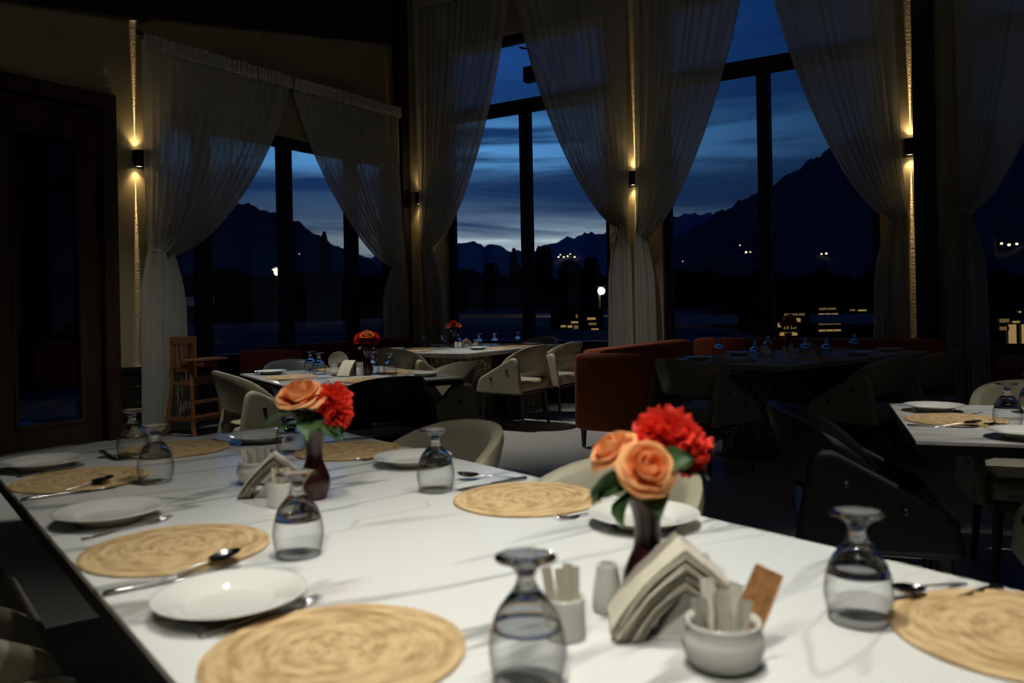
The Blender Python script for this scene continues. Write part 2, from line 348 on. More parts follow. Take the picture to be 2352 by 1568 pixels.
# floor cut to the room outline
fp = [PL(-14, 0, 0), PL(-14, 0, 14.2), PR(14.2, 0, 17.85), PR(14.2, 0, 0), C0.copy()]
fl = MB(); fl.add(fp, [(0, 1, 2, 3, 4)]); fl.add([p-UP*.2 for p in fp], [(4, 3, 2, 1, 0)])
struct('floor', fl, M['floor'])
cl = MB(); cp_ = [p+UP*6.3 for p in fp]; cl.add(cp_, [(4, 3, 2, 1, 0)]); cl.add([p+UP*.2 for p in cp_], [(0, 1, 2, 3, 4)])
struct('ceiling', cl, M['ceiling'])
H = 6.3
w = MB()
for t0, t1, z0, z1 in ((-.47, .0, 0, H), (0, 3.62, 3.28, H), (3.62, 3.85, 0, H), (-1.80, -.47, 3.31, H), (-14, -1.80, 0, H), (0, 3.62, 0, .66)):
    w.wbox(PL, t0, t1, z0, z1, -.22, 0)
struct('wall_left', w, M['plaster'])
w = MB()
WR = [(.75, 3.20), (3.87, 6.20), (6.95, 9.35), (10.0, 12.4)]
edges = [-.22]+[x for a in WR for x in a]+[14.2]
for i in range(0, len(edges), 2): w.wbox(PR, edges[i], edges[i+1], 0, H, -.22, 0)
for a, b in WR: w.wbox(PR, a, b, 0, .69, -.22, 0); w.wbox(PR, a, b, 4.72, H, -.22, 0)
struct('wall_right', w, M['plaster'])
w = MB(); w.wbox(PL, -14.2, -14, 0, H, 0, 14.2); struct('wall_back', w, M['plaster'])
w = MB(); w.wbox(PR, 14.2, 14.4, 0, H, 0, 17.85); struct('wall_side', w, M['plaster'])
# dark raking fascia of the roof over the left wall
w = MB(); zs = lambda t: 4.17+.188*(t+.1)
for t0, t1, dz in ((-14, -.12, -.04), (-.12, 3.85, 0)):
    b0, b1 = max(2.2, zs(t0)+dz), zs(t1)+dz
    w.add([PL(t0, b0, 0), PL(t1, b1, 0), PL(t1, b1, .10), PL(t0, b0, .10), PL(t0, H, 0), PL(t1, H, 0), PL(t1, H, .10), PL(t0, H, .10)], [(3, 2, 1, 0), (4, 5, 6, 7), (0, 1, 5, 4), (1, 2, 6, 5), (2, 3, 7, 6), (3, 0, 4, 7)])
struct('trim_1', w, M['black_wood'])
w = MB(); w.wbox(PL, 3.69, 3.85, 0, H, 0, .14); w.wbox(PR, 0, .15, 0, H, 0, .16); struct('trim_2', w, M['black_wood'])
w = MB(); w.wbox(PR, 6.54, 6.72, 0, H, 0, .18); struct('trim_3', w, M['black_wood'])
# wainscot: horizontal boards under the sills
def boards(name, P, spans, z1, off):
    root = bpy.data.objects.new(name, None); COL.objects.link(root); tag(root, kind='structure')
    for t0, t1 in spans:
        n = 4; h = z1/n
        for i in range(n): MB().wbox(P, t0, t1, i*h+.006, (i+1)*h-.006, .001, off).ob('board', M['wainscot'], root)
        MB().wbox(P, t0, t1, z1-.004, z1+.03, .001, off+.03).ob('cap', M['wainscot'], root)
boards('baseboard_left', PL, [(-.46, 3.68)], .655, .02)
boards('baseboard_right', PR, [(.16, 6.53), (6.73, 14.1)], .67, .02)
# windows
def window(name, P, t0, t1, z0, z1, mull, trans, fw=.075, mw=.13, tw=.14):
    root = bpy.data.objects.new(name, None); COL.objects.link(root); tag(root, kind='structure')
    f = MB(); o0, o1 = -.16, -.06
    f.wbox(P, t0, t1, z0, z0+fw, o0, o1+.04); f.wbox(P, t0, t1, z1-.11, z1, o0, o1); f.wbox(P, t0, t0+fw, z0, z1, o0, o1); f.wbox(P, t1-fw, t1, z0, z1, o0, o1)
    f.ob('frame', M['frame'], root)
    zt = trans or z1
    ms = sorted(mull)
    for c in ms: MB().wbox(P, c-mw/2, c+mw/2, z0+.02, zt, o0-.01, o1+.01).ob('mullion', M['frame'], root)
    if trans:
        MB().wbox(P, t0, t1, trans-.02, trans+tw, o0-.01, o1+.01).ob('transom', M['frame'], root)
        MB().wbox(P, t0+.02, t1-.02, trans+tw, z1-.05, -.112, -.106).ob('pane', M['pane'], root)
    xs = [t0]+ms+[t1]
    for a, b in zip(xs, xs[1:]): MB().wbox(P, a+.02, b-.02, z0+.04, zt, -.112, -.106).ob('pane', M['pane'], root)
    return root
window('window_1', PL, 0, 3.62, .66, 3.28, (.61, 1.78, 2.92), None, mw=.155)
window('window_2', PR, .75, 3.20, .69, 4.72, (1.98,), 3.725)
window('window_3', PR, 3.87, 6.20, .69, 4.72, (5.035,), 3.725)
window('window_4', PR, 6.95, 9.35, .69, 4.72, (8.15,), 3.725)
window('window_5', PR, 10.0, 12.4, .69, 4.72, (11.2,), 3.725)
# door with a tall glazed leaf
dr = bpy.data.objects.new('door_1', None); COL.objects.link(dr); tag(dr, kind='structure')
f = MB(); f.wbox(PL, -.60, -.46, 0, 3.32, -.2, .04); f.wbox(PL, -1.81, -1.67, 0, 3.32, -.2, .04); f.wbox(PL, -1.67, -.60, 3.18, 3.32, -.2, .04); f.ob('casing', M['door_wood'], dr)
lf = MB()
lf.wbox(PL, -.80, -.61, .01, 3.17, -.10, -.04); lf.wbox(PL, -1.66, -1.40, .01, 3.17, -.10, -.04); lf.wbox(PL, -1.40, -.80, .01, .22, -.10, -.04); lf.wbox(PL, -1.40, -.80, 2.86, 3.17, -.10, -.04)
lfo = lf.ob('leaf_frame', M['door_wood'], dr)
b_ = MB()
for a, b, c, d in ((-1.40, -.80, .20, .235), (-1.40, -.80, 2.845, 2.875), (-1.415, -1.385, .2, 2.87), (-.815, -.785, .2, 2.87)): b_.wbox(PL, a, b, c, d, -.05, -.028)
b_.ob('glazing_bead', M['door_wood'], dr)
MB().wbox(PL, -1.40, -.80, .22, 2.86, -.075, -.068).ob('pane', M['pane'], dr)

# ------------------------------------------------------------------ curtains
def curtain(P, label, t_out, t_in, ztop, tie_out, tie_in, ztie, bot0, bot1, zbot=.02, pleats=13, off=.15, group=None):
    root = thing('sheer_curtain', label, 'curtain', P((t_out+t_in)/2, 0, off), 0, group)
    base = Vector(root.location); nS = pleats*7; pts = []
    ph = [random.uniform(-.6, .6) for _ in range(pleats+2)]
    def wob(s, k): u = s*pleats; return sin(2*pi*u+1.1*sin(u*1.7+ph[0]*9))*k*(.75+.5*sin(u*.9+ph[1]*8)) + sin(2*pi*u*2.7+2*sin(u*.8))*k*.45
    J1, J2 = 36, 26
    for j in range(J1+1):
        tau = j/J1; tau = tau if j < J1-6 else tau
        row = []
        g = max(0, 1-tau**1.35)**.68
        for i in range(nS+1):
            s = i/nS
            top = t_out+(t_in-t_out)*s; tie = tie_out+(tie_in-tie_out)*s
            gg = g if True else 0
            t = tie+(top-tie)*gg
            z = ztop+(ztie-.05*s-ztop)*tau
            amp = .013+.026*tau**2
            row.append(P(t, z, off+wob(s, amp)+.05*tau*sin(pi*s))-base)
        pts.append(row)
    for j in range(1, J2+1):
        q = j/J2; row = []
        fl_ = min(1, q*3.2); fl_ = sin(fl_*pi/2)*.72+.28*q
        for i in range(nS+1):
            s = i/nS
            tie = tie_out+(tie_in-tie_out)*s; bt = bot0+(bot1-bot0)*s
            t = tie+(bt-tie)*fl_; z0 = ztie-.05*s; z = z0+(zbot-z0)*q
            row.append(P(t, z, off+wob(s, .045-.008*q)+.05*(1-q)*sin(pi*s))-base)
        pts.append(row)
    MB().grid(pts).ob('cloth', M['sheer'], root, smooth=True)
    hd = []
    for z, o in ((ztop-.10, .0), (ztop-.05, .016), (ztop, .006), (ztop+.045, .014)):
        hd.append([P(t_out+(t_in-t_out)*i/(pleats*8), z+.008*sin(i*1.7), off+.028+o+.012*sin(i*2.1)) - base for i in range(pleats*8+1)])
    MB().grid(hd).ob('heading', M['header'], root, smooth=True)
    sg = 1 if t_in > t_out else -1
    tb = [P(tie_out-sg*.02+(tie_in-tie_out+sg*.03)*k/8, ztie+.03-.07*k/8, off+.02+.05*sin(pi*k/8))-base for k in range(9)]
    tb2 = [v-UP*.022 for v in tb]
    MB().grid([tb, tb2]).ob('tieback', M['sheer'], root, smooth=True)
    return root
def rod(P, t0, t1, z, label, off=.15):
    o = MB().tube([P(t0, z, off), P((t0+t1)/2, z, off), P(t1, z, off)], .014, 8)
    o.tube([P(t0-.03, z, off), P(t0, z, off)], .022, 8); o.tube([P(t1, z, off), P(t1+.03, z, off)], .022, 8)
    for t in (t0+.1, (t0+t1)/2, t1-.1): o.tube([P(t, z, 0), P(t, z, off)], .009, 6)
    tag(o.ob('curtain_rod', M['black_metal'], smooth=True, angle=40), label, 'curtain rod')
rod(PL, -.26, 3.66, 3.955, 'curtain rod above the low window on the left wall')
rod(PR, .36, 6.50, 5.40, 'long curtain rod high above the two tall middle windows')
curtain(PL, 'sheer curtain at left of the low window, behind the wooden high chair', -.25, 1.665, 3.91, -.21, .06, 1.83, -.31, .22, pleats=15)
curtain(PL, 'sheer curtain of the low window tied back beside the black corner post', 3.635, 1.69, 3.91, 3.66, 3.47, 1.82, 3.70, 3.22, pleats=14)
curtain(PR, 'tall sheer curtain just right of the black corner post', .39, 1.93, 5.35, .47, .62, 2.07, .43, .84, pleats=13)
curtain(PR, 'tall sheer curtain left of the middle wall sconce', 3.53, 1.99, 5.35, 3.52, 3.40, 2.14, 3.56, 3.22, pleats=13)
curtain(PR, 'tall sheer curtain right of the middle wall sconce, above the rust sofa', 3.63, 5.03, 5.35, 3.62, 3.75, 2.02, 3.60, 3.86, pleats=12)
curtain(PR, 'tall sheer curtain left of the right-hand wall sconce', 6.37, 5.06, 5.35, 6.48, 6.31, 2.05, 6.49, 6.13, pleats=12)
curtain(PR, 'dim sheer curtain at the right edge beyond the black post', 6.90, 8.13, 5.35, 6.93, 7.02, 2.04, 6.76, 7.17, pleats=12)
rod(PR, 6.85, 9.4, 5.40, 'curtain rod over the rightmost window')

# ------------------------------------------------------------------ wall sconces
def sconce(P, t, label, z=2.70, k=1.):
    p = P(t, z, .065); root = thing('wall_sconce', label, 'wall lamp', P(t, z-.08, 0), 0, 'up and down wall sconces')
    b = Vector(root.location)
    MB().lathe([(0.028, .0), (.046, 0), (.046, .16), (.028, .16), (.028, .15), (.042, .15), (.042, .01), (.028, .01)], 20, tuple(p-UP*.08-b), True).ob('housing', M['black_metal'], root, smooth=True, angle=40)
    for z_ in (.008, .152): MB().lathe([(0, z_-.002), (.034, z_-.002), (.034, z_+.002), (0, z_+.002)], 16, tuple(p-UP*.08-b)).ob('lens', M['lens'], root)
    MB().wbox(lambda a, c, o: P(a, c, o)-b, t-.03, t+.03, z-.04, z+.04, .001, .03).ob('bracket', M['black_metal'], root)
    for sg in (1, -1):
        q = P(t, z+sg*.085, .0055); inw = P(t, 0, 1)-P(t, 0, 0)
        spot('sconce_beam', q, q+UP*sg-inw*.003, 900*k, 4.0, 1., (1, .72, .38), .003)
        q = P(t, z+sg*.10, .05); spot('sconce_glow', q, q+UP*sg*1.-inw*.22, 3.4*k, 100, 1, (1, .72, .32), .012)
sconce(PL, -.245, 'black wall sconce beside the wooden door', 2.74)
sconce(PR, .345, 'black wall sconce beside the black corner post', 2.72, 1.1)
sconce(PR, 3.545, 'black wall sconce between two curtains in the middle', 2.68, 1.25)
sconce(PR, 6.495, 'black wall sconce against the right-hand black post', 2.70, 1.1)

# ------------------------------------------------------------------ tables
def lattice_mesh(wd_, ht, sp=.105):
    mb = MB(); r = sp; t = .006; wv = .0055; n = 18
    def inside(x, z): return -wd_/2+.006 < x < wd_/2-.006 and .006 < z < ht-.006
    nx = int(wd_/sp)+2; nz = int(ht/sp)+2
    for i in range(-nx, nx+1):
        for k in range(-1, nz+1):
            cx = i*sp+(sp/2 if k % 2 else 0); cz = k*sp*.866
            for a in range(n):
                a0, a1 = 2*pi*a/n, 2*pi*(a+1)/n
                q = [(cx+rr*cos(aa), cz+rr*sin(aa)) for rr, aa in ((r-wv, a0), (r+wv, a0), (r+wv, a1), (r-wv, a1))]
                if all(inside(*p) for p in q):
                    mb.add([(x, y, z) for y in (-t/2, t/2) for x, z in q], [(3, 2, 1, 0), (4, 5, 6, 7), (0, 1, 5, 4), (2, 3, 7, 6)])
    e = .012
    for x0, x1, z0, z1 in ((-wd_/2, wd_/2, 0, e), (-wd_/2, wd_/2, ht-e, ht), (-wd_/2, -wd_/2+e, 0, ht), (wd_/2-e, wd_/2, 0, ht)): mb.box(x0, -t, z0, x1, t, z1)
    return mb.mesh('lattice_panel', M['lattice'])
LAT = lattice_mesh(.44, .69)
def table(label, org, ang, wd_, ln, edge, peds, lat=False, h=.75):
    """origin = near corner; local x runs along the first edge, local y along the second"""
    root = thing('dining_table', label, 'table', (org[0], org[1], 0), ang)
    o = MB().slab(rrect(wd_, ln, .006, 2, wd_/2, ln/2), h-.012, h, .0012).ob('marble_top', M['marble'], root)
    MB().slab(rrect(wd_-.004, ln-.004, .006, 2, wd_/2, ln/2), h-.045, h-.0122, .002).ob('edge_board', edge, root)
    for x, y in peds:
        if lat:
            pd = MB().box(-.16, -.16, .03, .16, .16, h-.046).ob('pedestal', M['ped_dark'], root, loc=(x, y, 0))
            MB().slab(rrect(.54, .54, .02, 2), 0, .03, .004).ob('base', M['lattice'], root, loc=(x, y, 0))
            for k in range(4):
                a = k*pi/2; put('lattice_panel', LAT, pd, (.225*sin(a), -.225*cos(a), .03), (0, 0, a))
        else:
            MB().slab(rrect(.30, .30, .01, 2), .03, h-.046, .004).ob('pedestal', M['ped_dark'], root, loc=(x, y, 0))
            MB().slab(rrect(.50, .50, .02, 2), 0, .03, .004).ob('base', M['black_metal'], root, loc=(x, y, 0))
    return root
def frame_of(org, deg, sx=1):
    """e1 points away at angle deg from the view axis, e2 is e1 turned clockwise"""
    a = rad(deg); return Vector((org[0], org[1], 0)), Vector((sin(a), cos(a), 0)), Vector((cos(a), -sin(a), 0))
# long table in front: C is its far right corner; (a, b) = along e1, along e2
C1, E1a, E1b = frame_of((-.854, 3.385), -37.9)
def T1(a, b, z=.75): return C1+E1a*a+E1b*b+UP*z
# local x -> e2, local y -> e1
o1 = T1(-3.45, -1.10, 0); table('long white marble table in front, laid for seven', (o1.x, o1.y), rad(37.9), 1.13, 3.45, M['edge_dark'], [(.55, .7), (.55, 2.75)])
C2, E2a, E2b = frame_of((-1.277, 4.947), -30.9)
def T2(a, b, z=.75): return C2+E2a*a+E2b*b+UP*z
table('white marble table with black edge in the middle left, behind the front table', C2, rad(30.9), 1.107, 1.46, M['edge_dark'], [(.55, .73)])
C3 = Vector((-.474, 8.274, 0))
def T3(a, b, z=.75): return C3-DR*a+DL*b+UP*z
o3 = T3(1.3, 0, 0); table('far pale marble table in the window corner on lattice pedestals', (o3.x, o3.y), -A1, 1.3, 1.95, M['edge_grey'], [(.95, .42), (.95, 1.45)], True)
C5, E5a, E5b = frame_of((1.91, 5.96), -38.5)
def T5(a, b, z=.75): return C5+E5a*a+E5b*b+UP*z
table('unlit dark marble table on lattice pedestals beside the rust sofa', C5, rad(38.5), 2.2, 1.13, M['edge_grey'], [(.42, .45), (1.55, .5)], True)
C4 = Vector((1.309, 2.727, 0)); E4a = Vector((.340, .940, 0)); E4b = Vector((.940, -.340, 0))
def T4(a, b, z=.75): return C4+E4a*a+E4b*b+UP*z
table('bright marble table with black edge cut off by the right edge', C4, math.atan2(-.340, .940), 1.9, 1.046, M['edge_dark'], [(.75, .52), (1.5, .52)])

# ------------------------------------------------------------------ armchairs
def make_chair(leather, label, loc, rz, group):
    root = thing('armchair', label, 'chair', loc, rz, group); lm = M[leather]
    # wrap-round backrest
    nf = 30; rings = []
    for i in range(nf+1):
        f = rad(-108+216*i/nf); q = abs(f)/rad(108)
        zt = .825-.27*q**2.3; zb = .565-.055*q**1.5
        if q > .9: k = (q-.9)/.1; zt, zb = zt-(zt-zb)*.28*k*k, zb+(zt-zb)*.18*k*k
        ring = []
        th = .024
        for (uu, vv) in ((-1, .0), (-1, .5), (-1, .9), (-.55, 1.0), (.55, 1.0), (1, .9), (1, .5), (1, 0.06), (.5, 0), (-.5, 0)):
            z = zb+(zt-zb)*vv; tilt = max(0, cos(f))*.24*(z-.56)+.05*(z-.56)
            R = 1; ox = (.255+tilt+uu*th)*sin(f); oy = -(.245+tilt+uu*th)*cos(f)-.02
            ring.append((ox, oy, z))
        rings.append(ring)
    mb = MB().grid(rings, True); n = 10
    mb.f.append(tuple(range(n))); mb.f.append(tuple((nf)*n+i for i in range(n))[::-1])
    mb.ob('backrest', lm, root, smooth=True, angle=60)
    prof = roundpoly([(-.275, .36), (.265, .36), (.235, .50), (-.205, .735)], [.012, .02, .05, .095], 6)
    for sx in (-1, 1):
        wm = MB().slab(prof, 0, .05, .016, lambda a, b, h: (sx*(.272+h-.07*(b-.36)), a, b))
        if sx > 0: wm.f = [f[::-1] for f in wm.f]
        wg = wm.ob('wing', lm, root, smooth=True, angle=50)
        for y, z in ((-.10, .585), (.085, .505)):
            MB().lathe([(0, .008), (.009, .0065), (.015, 0), (.015, -.004)], 12).xf(Matrix.Translation((sx*(.3215-.07*(z-.36)), y, z)) @ Matrix.Rotation(sx*pi/2, 4, 'Y')).ob('button', M['button'], wg, smooth=True)
    MB().slab(rrect(.535, .53, .06, 5), .37, .475, .028).ob('seat', lm, root, smooth=True, angle=60)
    MB().slab(rrect(.50, .49, .03, 3), .335, .369, .004).ob('seat_frame', M['leg'], root)
    for sx in (-1, 1):
        for sy in (-1, 1):
            MB().tube([(sx*.225, sy*.215, .345), (sx*.25, sy*.245, 0)], [.022, .013], 10).ob('leg', M['leg'], root, smooth=True, angle=50)
    return root
PROTO = {}
def chair(leather, label, pos, face, group):
    rz = math.atan2(-face[0], face[1])      # local +y is the facing direction
    p = (pos[0], pos[1], 0)
    if leather not in PROTO:
        PROTO[leather] = make_chair(leather, label, p, rz, group); return PROTO[leather]
    return dup(PROTO[leather], p, rz, label, group)
G1, G2, G3, G4, G5 = 'armchairs at the long front table', 'armchairs at the middle left table', 'armchairs at the window corner table', 'armchairs at the right-hand table', 'armchairs at the unlit table'
e2n = -E1b
p = T1(-.874, -.075, 0); chair('leather_beige', 'beige armchair across the front table, beside the plum vase', p, e2n, G1)
p = T1(-1.743, -.155, 0); chair('leather_beige', 'beige armchair across the front table, behind the big rose bouquet', p, e2n, G1)
for a, lb in ((-1.49, 'beige armchair at the bottom left corner of the picture, nearest the camera'), (-.64, 'beige armchair at the left edge, second along the left side of the front table')):
    p = T1(a, -1.325, 0); chair('leather_beige', lb, p, E1b, G1)
p = T2(.80, .03, 0); chair('leather_beige', 'beige armchair at the left side of the middle table, side on', p, E2b, G2)
chair('leather_black', 'black armchair seen from behind in front of the middle table', (-.84, 5.05), E2a, G2)
chair('leather_beige', 'beige armchair at the right end of the middle table, under its black corner', (-.60, 5.74), -E2b, G2)
chair('leather_grey', 'charcoal armchair behind the far left corner of the middle table', (-1.60, 6.36), -E2a, G2)
p = T3(.62, -.12, 0); chair('leather_beige', 'beige armchair between the middle table and the window corner table', p, DL, G3)
p = T3(-.31, .42, 0); chair('leather_beige', 'beige armchair at the window corner table with its seat in the light, left of two', p, -DR, G3)
p = T3(-.31, 1.16, 0); chair('leather_beige', 'beige armchair at the window corner table next to the rust sofa, right of two', p, -DR, G3)
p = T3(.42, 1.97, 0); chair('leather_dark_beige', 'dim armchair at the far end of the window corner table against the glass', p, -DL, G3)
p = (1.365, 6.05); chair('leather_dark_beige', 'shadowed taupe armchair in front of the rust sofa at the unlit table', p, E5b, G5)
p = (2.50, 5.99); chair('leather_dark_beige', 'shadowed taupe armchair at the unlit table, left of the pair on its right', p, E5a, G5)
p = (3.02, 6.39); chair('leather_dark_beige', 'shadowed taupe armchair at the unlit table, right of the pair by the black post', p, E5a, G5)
p = (1.31, 3.10); chair('leather_black', 'shiny black armchair with a button in its side at the end of the right-hand table', p, (.955, -.30), G4)
p = T4(-.06, .62, 0); chair('leather_beige', 'beige armchair cut off by the right edge, near side of the right-hand table', p, E4a, G4)
p = T4(1.12, .62, 0); chair('leather_beige', 'beige armchair on the far side of the right-hand table, only its rim showing', p, -E4a, G4)

# ------------------------------------------------------------------ sofas
def sofa(label, org, ang, parts, mat_, legs):
    root = thing('sofa', label, 'sofa', (org[0], org[1], 0), ang)
    for nm, x0, x1, y0, y1, z0, z1, r in parts:
        MB().slab(rrect(x1-x0, y1-y0, min(r*1.3, (x1-x0)/2.2, (y1-y0)/2.2), 4, (x0+x1)/2, (y0+y1)/2), z0, z1, r).ob(nm, mat_, root, smooth=True, angle=60)
    for x, y in legs: MB().tube([(x, y, .16), (x, y, 0)], [.026, .016], 10).ob('leg', M['leg'], root, smooth=True, angle=50)
    return root
# local x along DR, local y along DL
sofa('rust orange velvet corner sofa in the middle, its end turned to the camera', (.50, 7.12), -A1,
     [('end_arm', 0, .70, 0, .15, .15, .80, .045), ('back', 0, .19, .15, 2.35, .15, .82, .045), ('seat', .19, .70, .15, 2.35, .15, .45, .04), ('long_back', .19, 2.6, 2.36, 2.58, .15, .83, .045), ('long_seat', .70, 2.6, 1.80, 2.36, .15, .45, .04)],
     M['sofa_orange'], [(.07, .06), (.63, .06), (.1, 2.4), (2.5, 2.4), (2.5, 1.9)])
so = PL(.72, 0, .28)
sofa('dark red sofa along the low window behind the middle table', (so.x, so.y), -A1,
     [('back', 0, .2, .16, 2.78, .15, .82, .045), ('end_arm', 0, .86, 0, .16, .15, .80, .045), ('seat', .2, .86, .16, 2.78, .15, .45, .04)], M['sofa_red'], [(.08, .07), (.78, .07), (.08, 2.7), (.78, 2.7)])
sofa('dark red sofa end at the right edge behind the right-hand table', (3.08, 5.36), -A1,
     [('end_arm', 0, .16, 0, .8, .15, .80, .045), ('back', .16, 2.2, .62, .8, .15, .82, .045), ('seat', .16, 2.2, .02, .62, .15, .45, .04)], M['sofa_red'], [(.07, .07), (.07, .72), (2.1, .1)])

# ------------------------------------------------------------------ wooden high chair
hc = thing('high_chair', 'orange wooden high chair with tray in front of the left curtain', 'high chair', (-3.17, 8.31, 0), -rad(115))
wo = M['wood_orange']
for sx in (-1, 1):
    MB().tube([(sx*.14, .10, .74), (sx*.17, .14, .45), (sx*.19, .17, .10), (sx*.215, .215, 0)], [.018, .02, .022, .024], 6).ob('leg', wo, hc)
    MB().tube([(sx*.14, -.14, .95), (sx*.15, -.14, .5), (sx*.18, -.19, .1), (sx*.20, -.22, 0)], [.018, .02, .022, .024], 6).ob('leg', wo, hc)
    MB().box(sx*.17-.012, -.17, .15, sx*.17+.012, .17, .19).ob('side_rail', wo, hc)
    MB().box(sx*.15-.012, -.15, .66, sx*.15+.012, .14, .70).ob('arm_rail', wo, hc)
for z, y in ((.17, .165), (.34, .15), (.56, .13)): MB().box(-.17, y-.012, z-.018, .17, y+.012, z+.018).ob('front_rung', wo, hc)
MB().slab(rrect(.33, .30, .02, 3), .50, .525, .004).ob('seat', wo, hc)
MB().slab(rrect(.42, .24, .03, 3, 0, .14), .735, .757, .004).ob('tray', wo, hc)
MB().slab(rrect(.34, .14, .02, 3, 0, .12), .185, .205, .004).ob('footrest', wo, hc)
MB().box(-.16, -.155, .90, .16, -.125, .97).ob('top_rail', wo, hc); MB().box(-.15, -.152, .62, .15, -.128, .66).ob('lower_rail', wo, hc)
for i in range(5): MB().box(-.105+.0525*i-.012, -.148, .66, -.105+.0525*i+.012, -.132, .90).ob('slat', wo, hc)

# ------------------------------------------------------------------ tableware prototypes (kept as the first placed piece)
FIRST = {}
def place(kind, maker, label, pos, rz=0, group=None, rot=None):
    pos = tuple(pos)
    if kind not in FIRST:
        r = maker(); r.location = pos; r.rotation_euler = rot or (0, 0, rz); tag(r, label, None, group); FIRST[kind] = r; return r
    return dup(FIRST[kind], pos, rz, label, group, rot)
def mk_goblet(far=False):
    r = thing('goblet', '', 'glass')
    out = [(.0405, .0), (.0445, .018), (.0478, .036), (.0472, .052), (.0444, .069)]
    if far: out += [(.0403, .0815), (.0355, .0910), (.0298, .0990), (.0228, .1075), (.0170, .1150)]
    sm = []
    for i in range(len(out)-1):
        for k in range(3):
            u = k/3; a, b, c, d = (out[max(i-1, 0)], out[i], out[i+1], out[min(i+2, len(out)-1)])
            cr = lambda j: .5*(2*b[j]+(c[j]-a[j])*u+(2*a[j]-5*b[j]+4*c[j]-d[j])*u*u+(-a[j]+3*b[j]-3*c[j]+d[j])*u**3)
            sm.append((cr(0), cr(1)))
    sm.append(out[-1])
    MB().lathe(sm, 40).ob('bowl', M['goblet'], r, smooth=True)
    foot = [(.0170, .1150), (.0130, .122), (.0108, .129), (.0122, .1355), (.0180, .1435), (.029, .1500), (.0385, .1532), (.0392, .1545), (.0380, .1553), (.02, .1548), (0, .1540)]
    dome = [(0, .1125), (.008, .1128), (.0150, .1140)] if far else [(0, .1105), (.008, .1098), (.0135, .1075), (.0200, .1030), (.0275, .0960), (.0335, .0890), (.0390, .0800), (.0422, .0735), (.0440, .0688), (.0444, .069), (.0403, .0815), (.0355, .0910), (.0298, .0990), (.0228, .1075)]
    MB().lathe(dome+foot, 40).ob('stem_and_foot', M['solid_glass'], r, smooth=True)
    MB().lathe([(.0398, .0), (.0412, -.0), (.0416, .0022), (.0402, .0022)], 40, (0, 0, 0), True).ob('rim', M['solid_glass'], r, smooth=True)
    return r
def mk_mat():
    r = thing('placemat', '', 'placemat'); R = .173; n = 11; pr = [(0, .0)]; w_ = R/n
    prof = [(0.0001, .0052)]
    for i in range(n):
        for k in range(1, 5):
            u = k/4; prof.append((w_*(i+u), .0052+.0024*sin(pi*u)))
    prof += [(R+.003, .004), (R+.002, .001), (R-.002, .0002), (0.0001, .0002)]
    MB().lathe(prof, 56).ob('coil', M['straw'], r, smooth=True, angle=70)
    mb = MB()
    for i in range(70):
        a = 2*pi*i/70; mb.tube([(R*cos(a-.03), R*sin(a-.03), .0035), ((R+.0012)*cos(a), (R+.0012)*sin(a), .0045), (R*cos(a+.03), R*sin(a+.03), .0035)], .0014, 5)
    mb.ob('bound_edge', M['straw'], r, smooth=True)
    return r
def mk_plate():
    r = thing('side_plate', '', 'plate')
    MB().lathe([(0, .0085), (.06, .0085), (.066, .0095), (.073, .015), (.080, .0185), (.112, .0272), (.1165, .0280), (.1172, .0265), (.113, .0245), (.082, .0165), (.074, .009), (.070, .0055), (.067, .0012), (.062, .0012), (.061, .004), (0, .005)], 56).ob('glazed_body', M['china'], r, smooth=True)
    MB().lathe([(.0640, .0002), (.0655, .0002), (.0655, .0014), (.0640, .0014)], 40, (0, 0, 0), True).ob('foot_ring', M['china'], r, smooth=True)
    return r
def bar(stations, seg=8):
    """x-long flattened bar: (x, halfwidth, halfthick, z)"""
    return MB().grid([[(x, w_*cos(2*pi*k/seg), z+t*sin(2*pi*k/seg)) for k in range(seg)] for x, w_, t, z in stations], True)
def mk_fork():
    r = thing('fork', '', 'fork')
    bar([(-.105, .001, .001, .003), (-.103, .0075, .0016, .003), (-.08, .0072, .0016, .0032), (-.04, .004, .0016, .004), (.0, .0027, .0017, .006), (.03, .0035, .0016, .005), (.042, .009, .0012, .004), (.055, .0115, .001, .0035), (.062, .0115, .001, .0042)]).ob('handle', M['steel'], r, smooth=True)
    mb = MB()
    for i in range(4):
        y = -.0088+.00587*i; mb.tube([(.06, y, .0042), (.08, y, .006), (.097, y, .0095)], [.0017, .0016, .0007], 6)
    mb.ob('tines', M['steel'], r, smooth=True); return r
def mk_knife():
    r = thing('table_knife', '', 'knife')
    bar([(-.115, .002, .001, .004), (-.112, .0085, .0035, .0045), (-.09, .0088, .004, .0046), (-.05, .0065, .0038, .0045), (-.005, .005, .0035, .0045), (.0, .005, .0035, .0045)]).ob('handle', M['steel'], r, smooth=True)
    bar([(.0, .005, .002, .0045), (.012, .008, .0012, .0045), (.05, .0105, .0011, .0045), (.085, .0098, .001, .0045), (.108, .005, .0009, .0045), (.115, .0006, .0005, .0045)]).ob('blade', M['steel'], r, smooth=True); return r
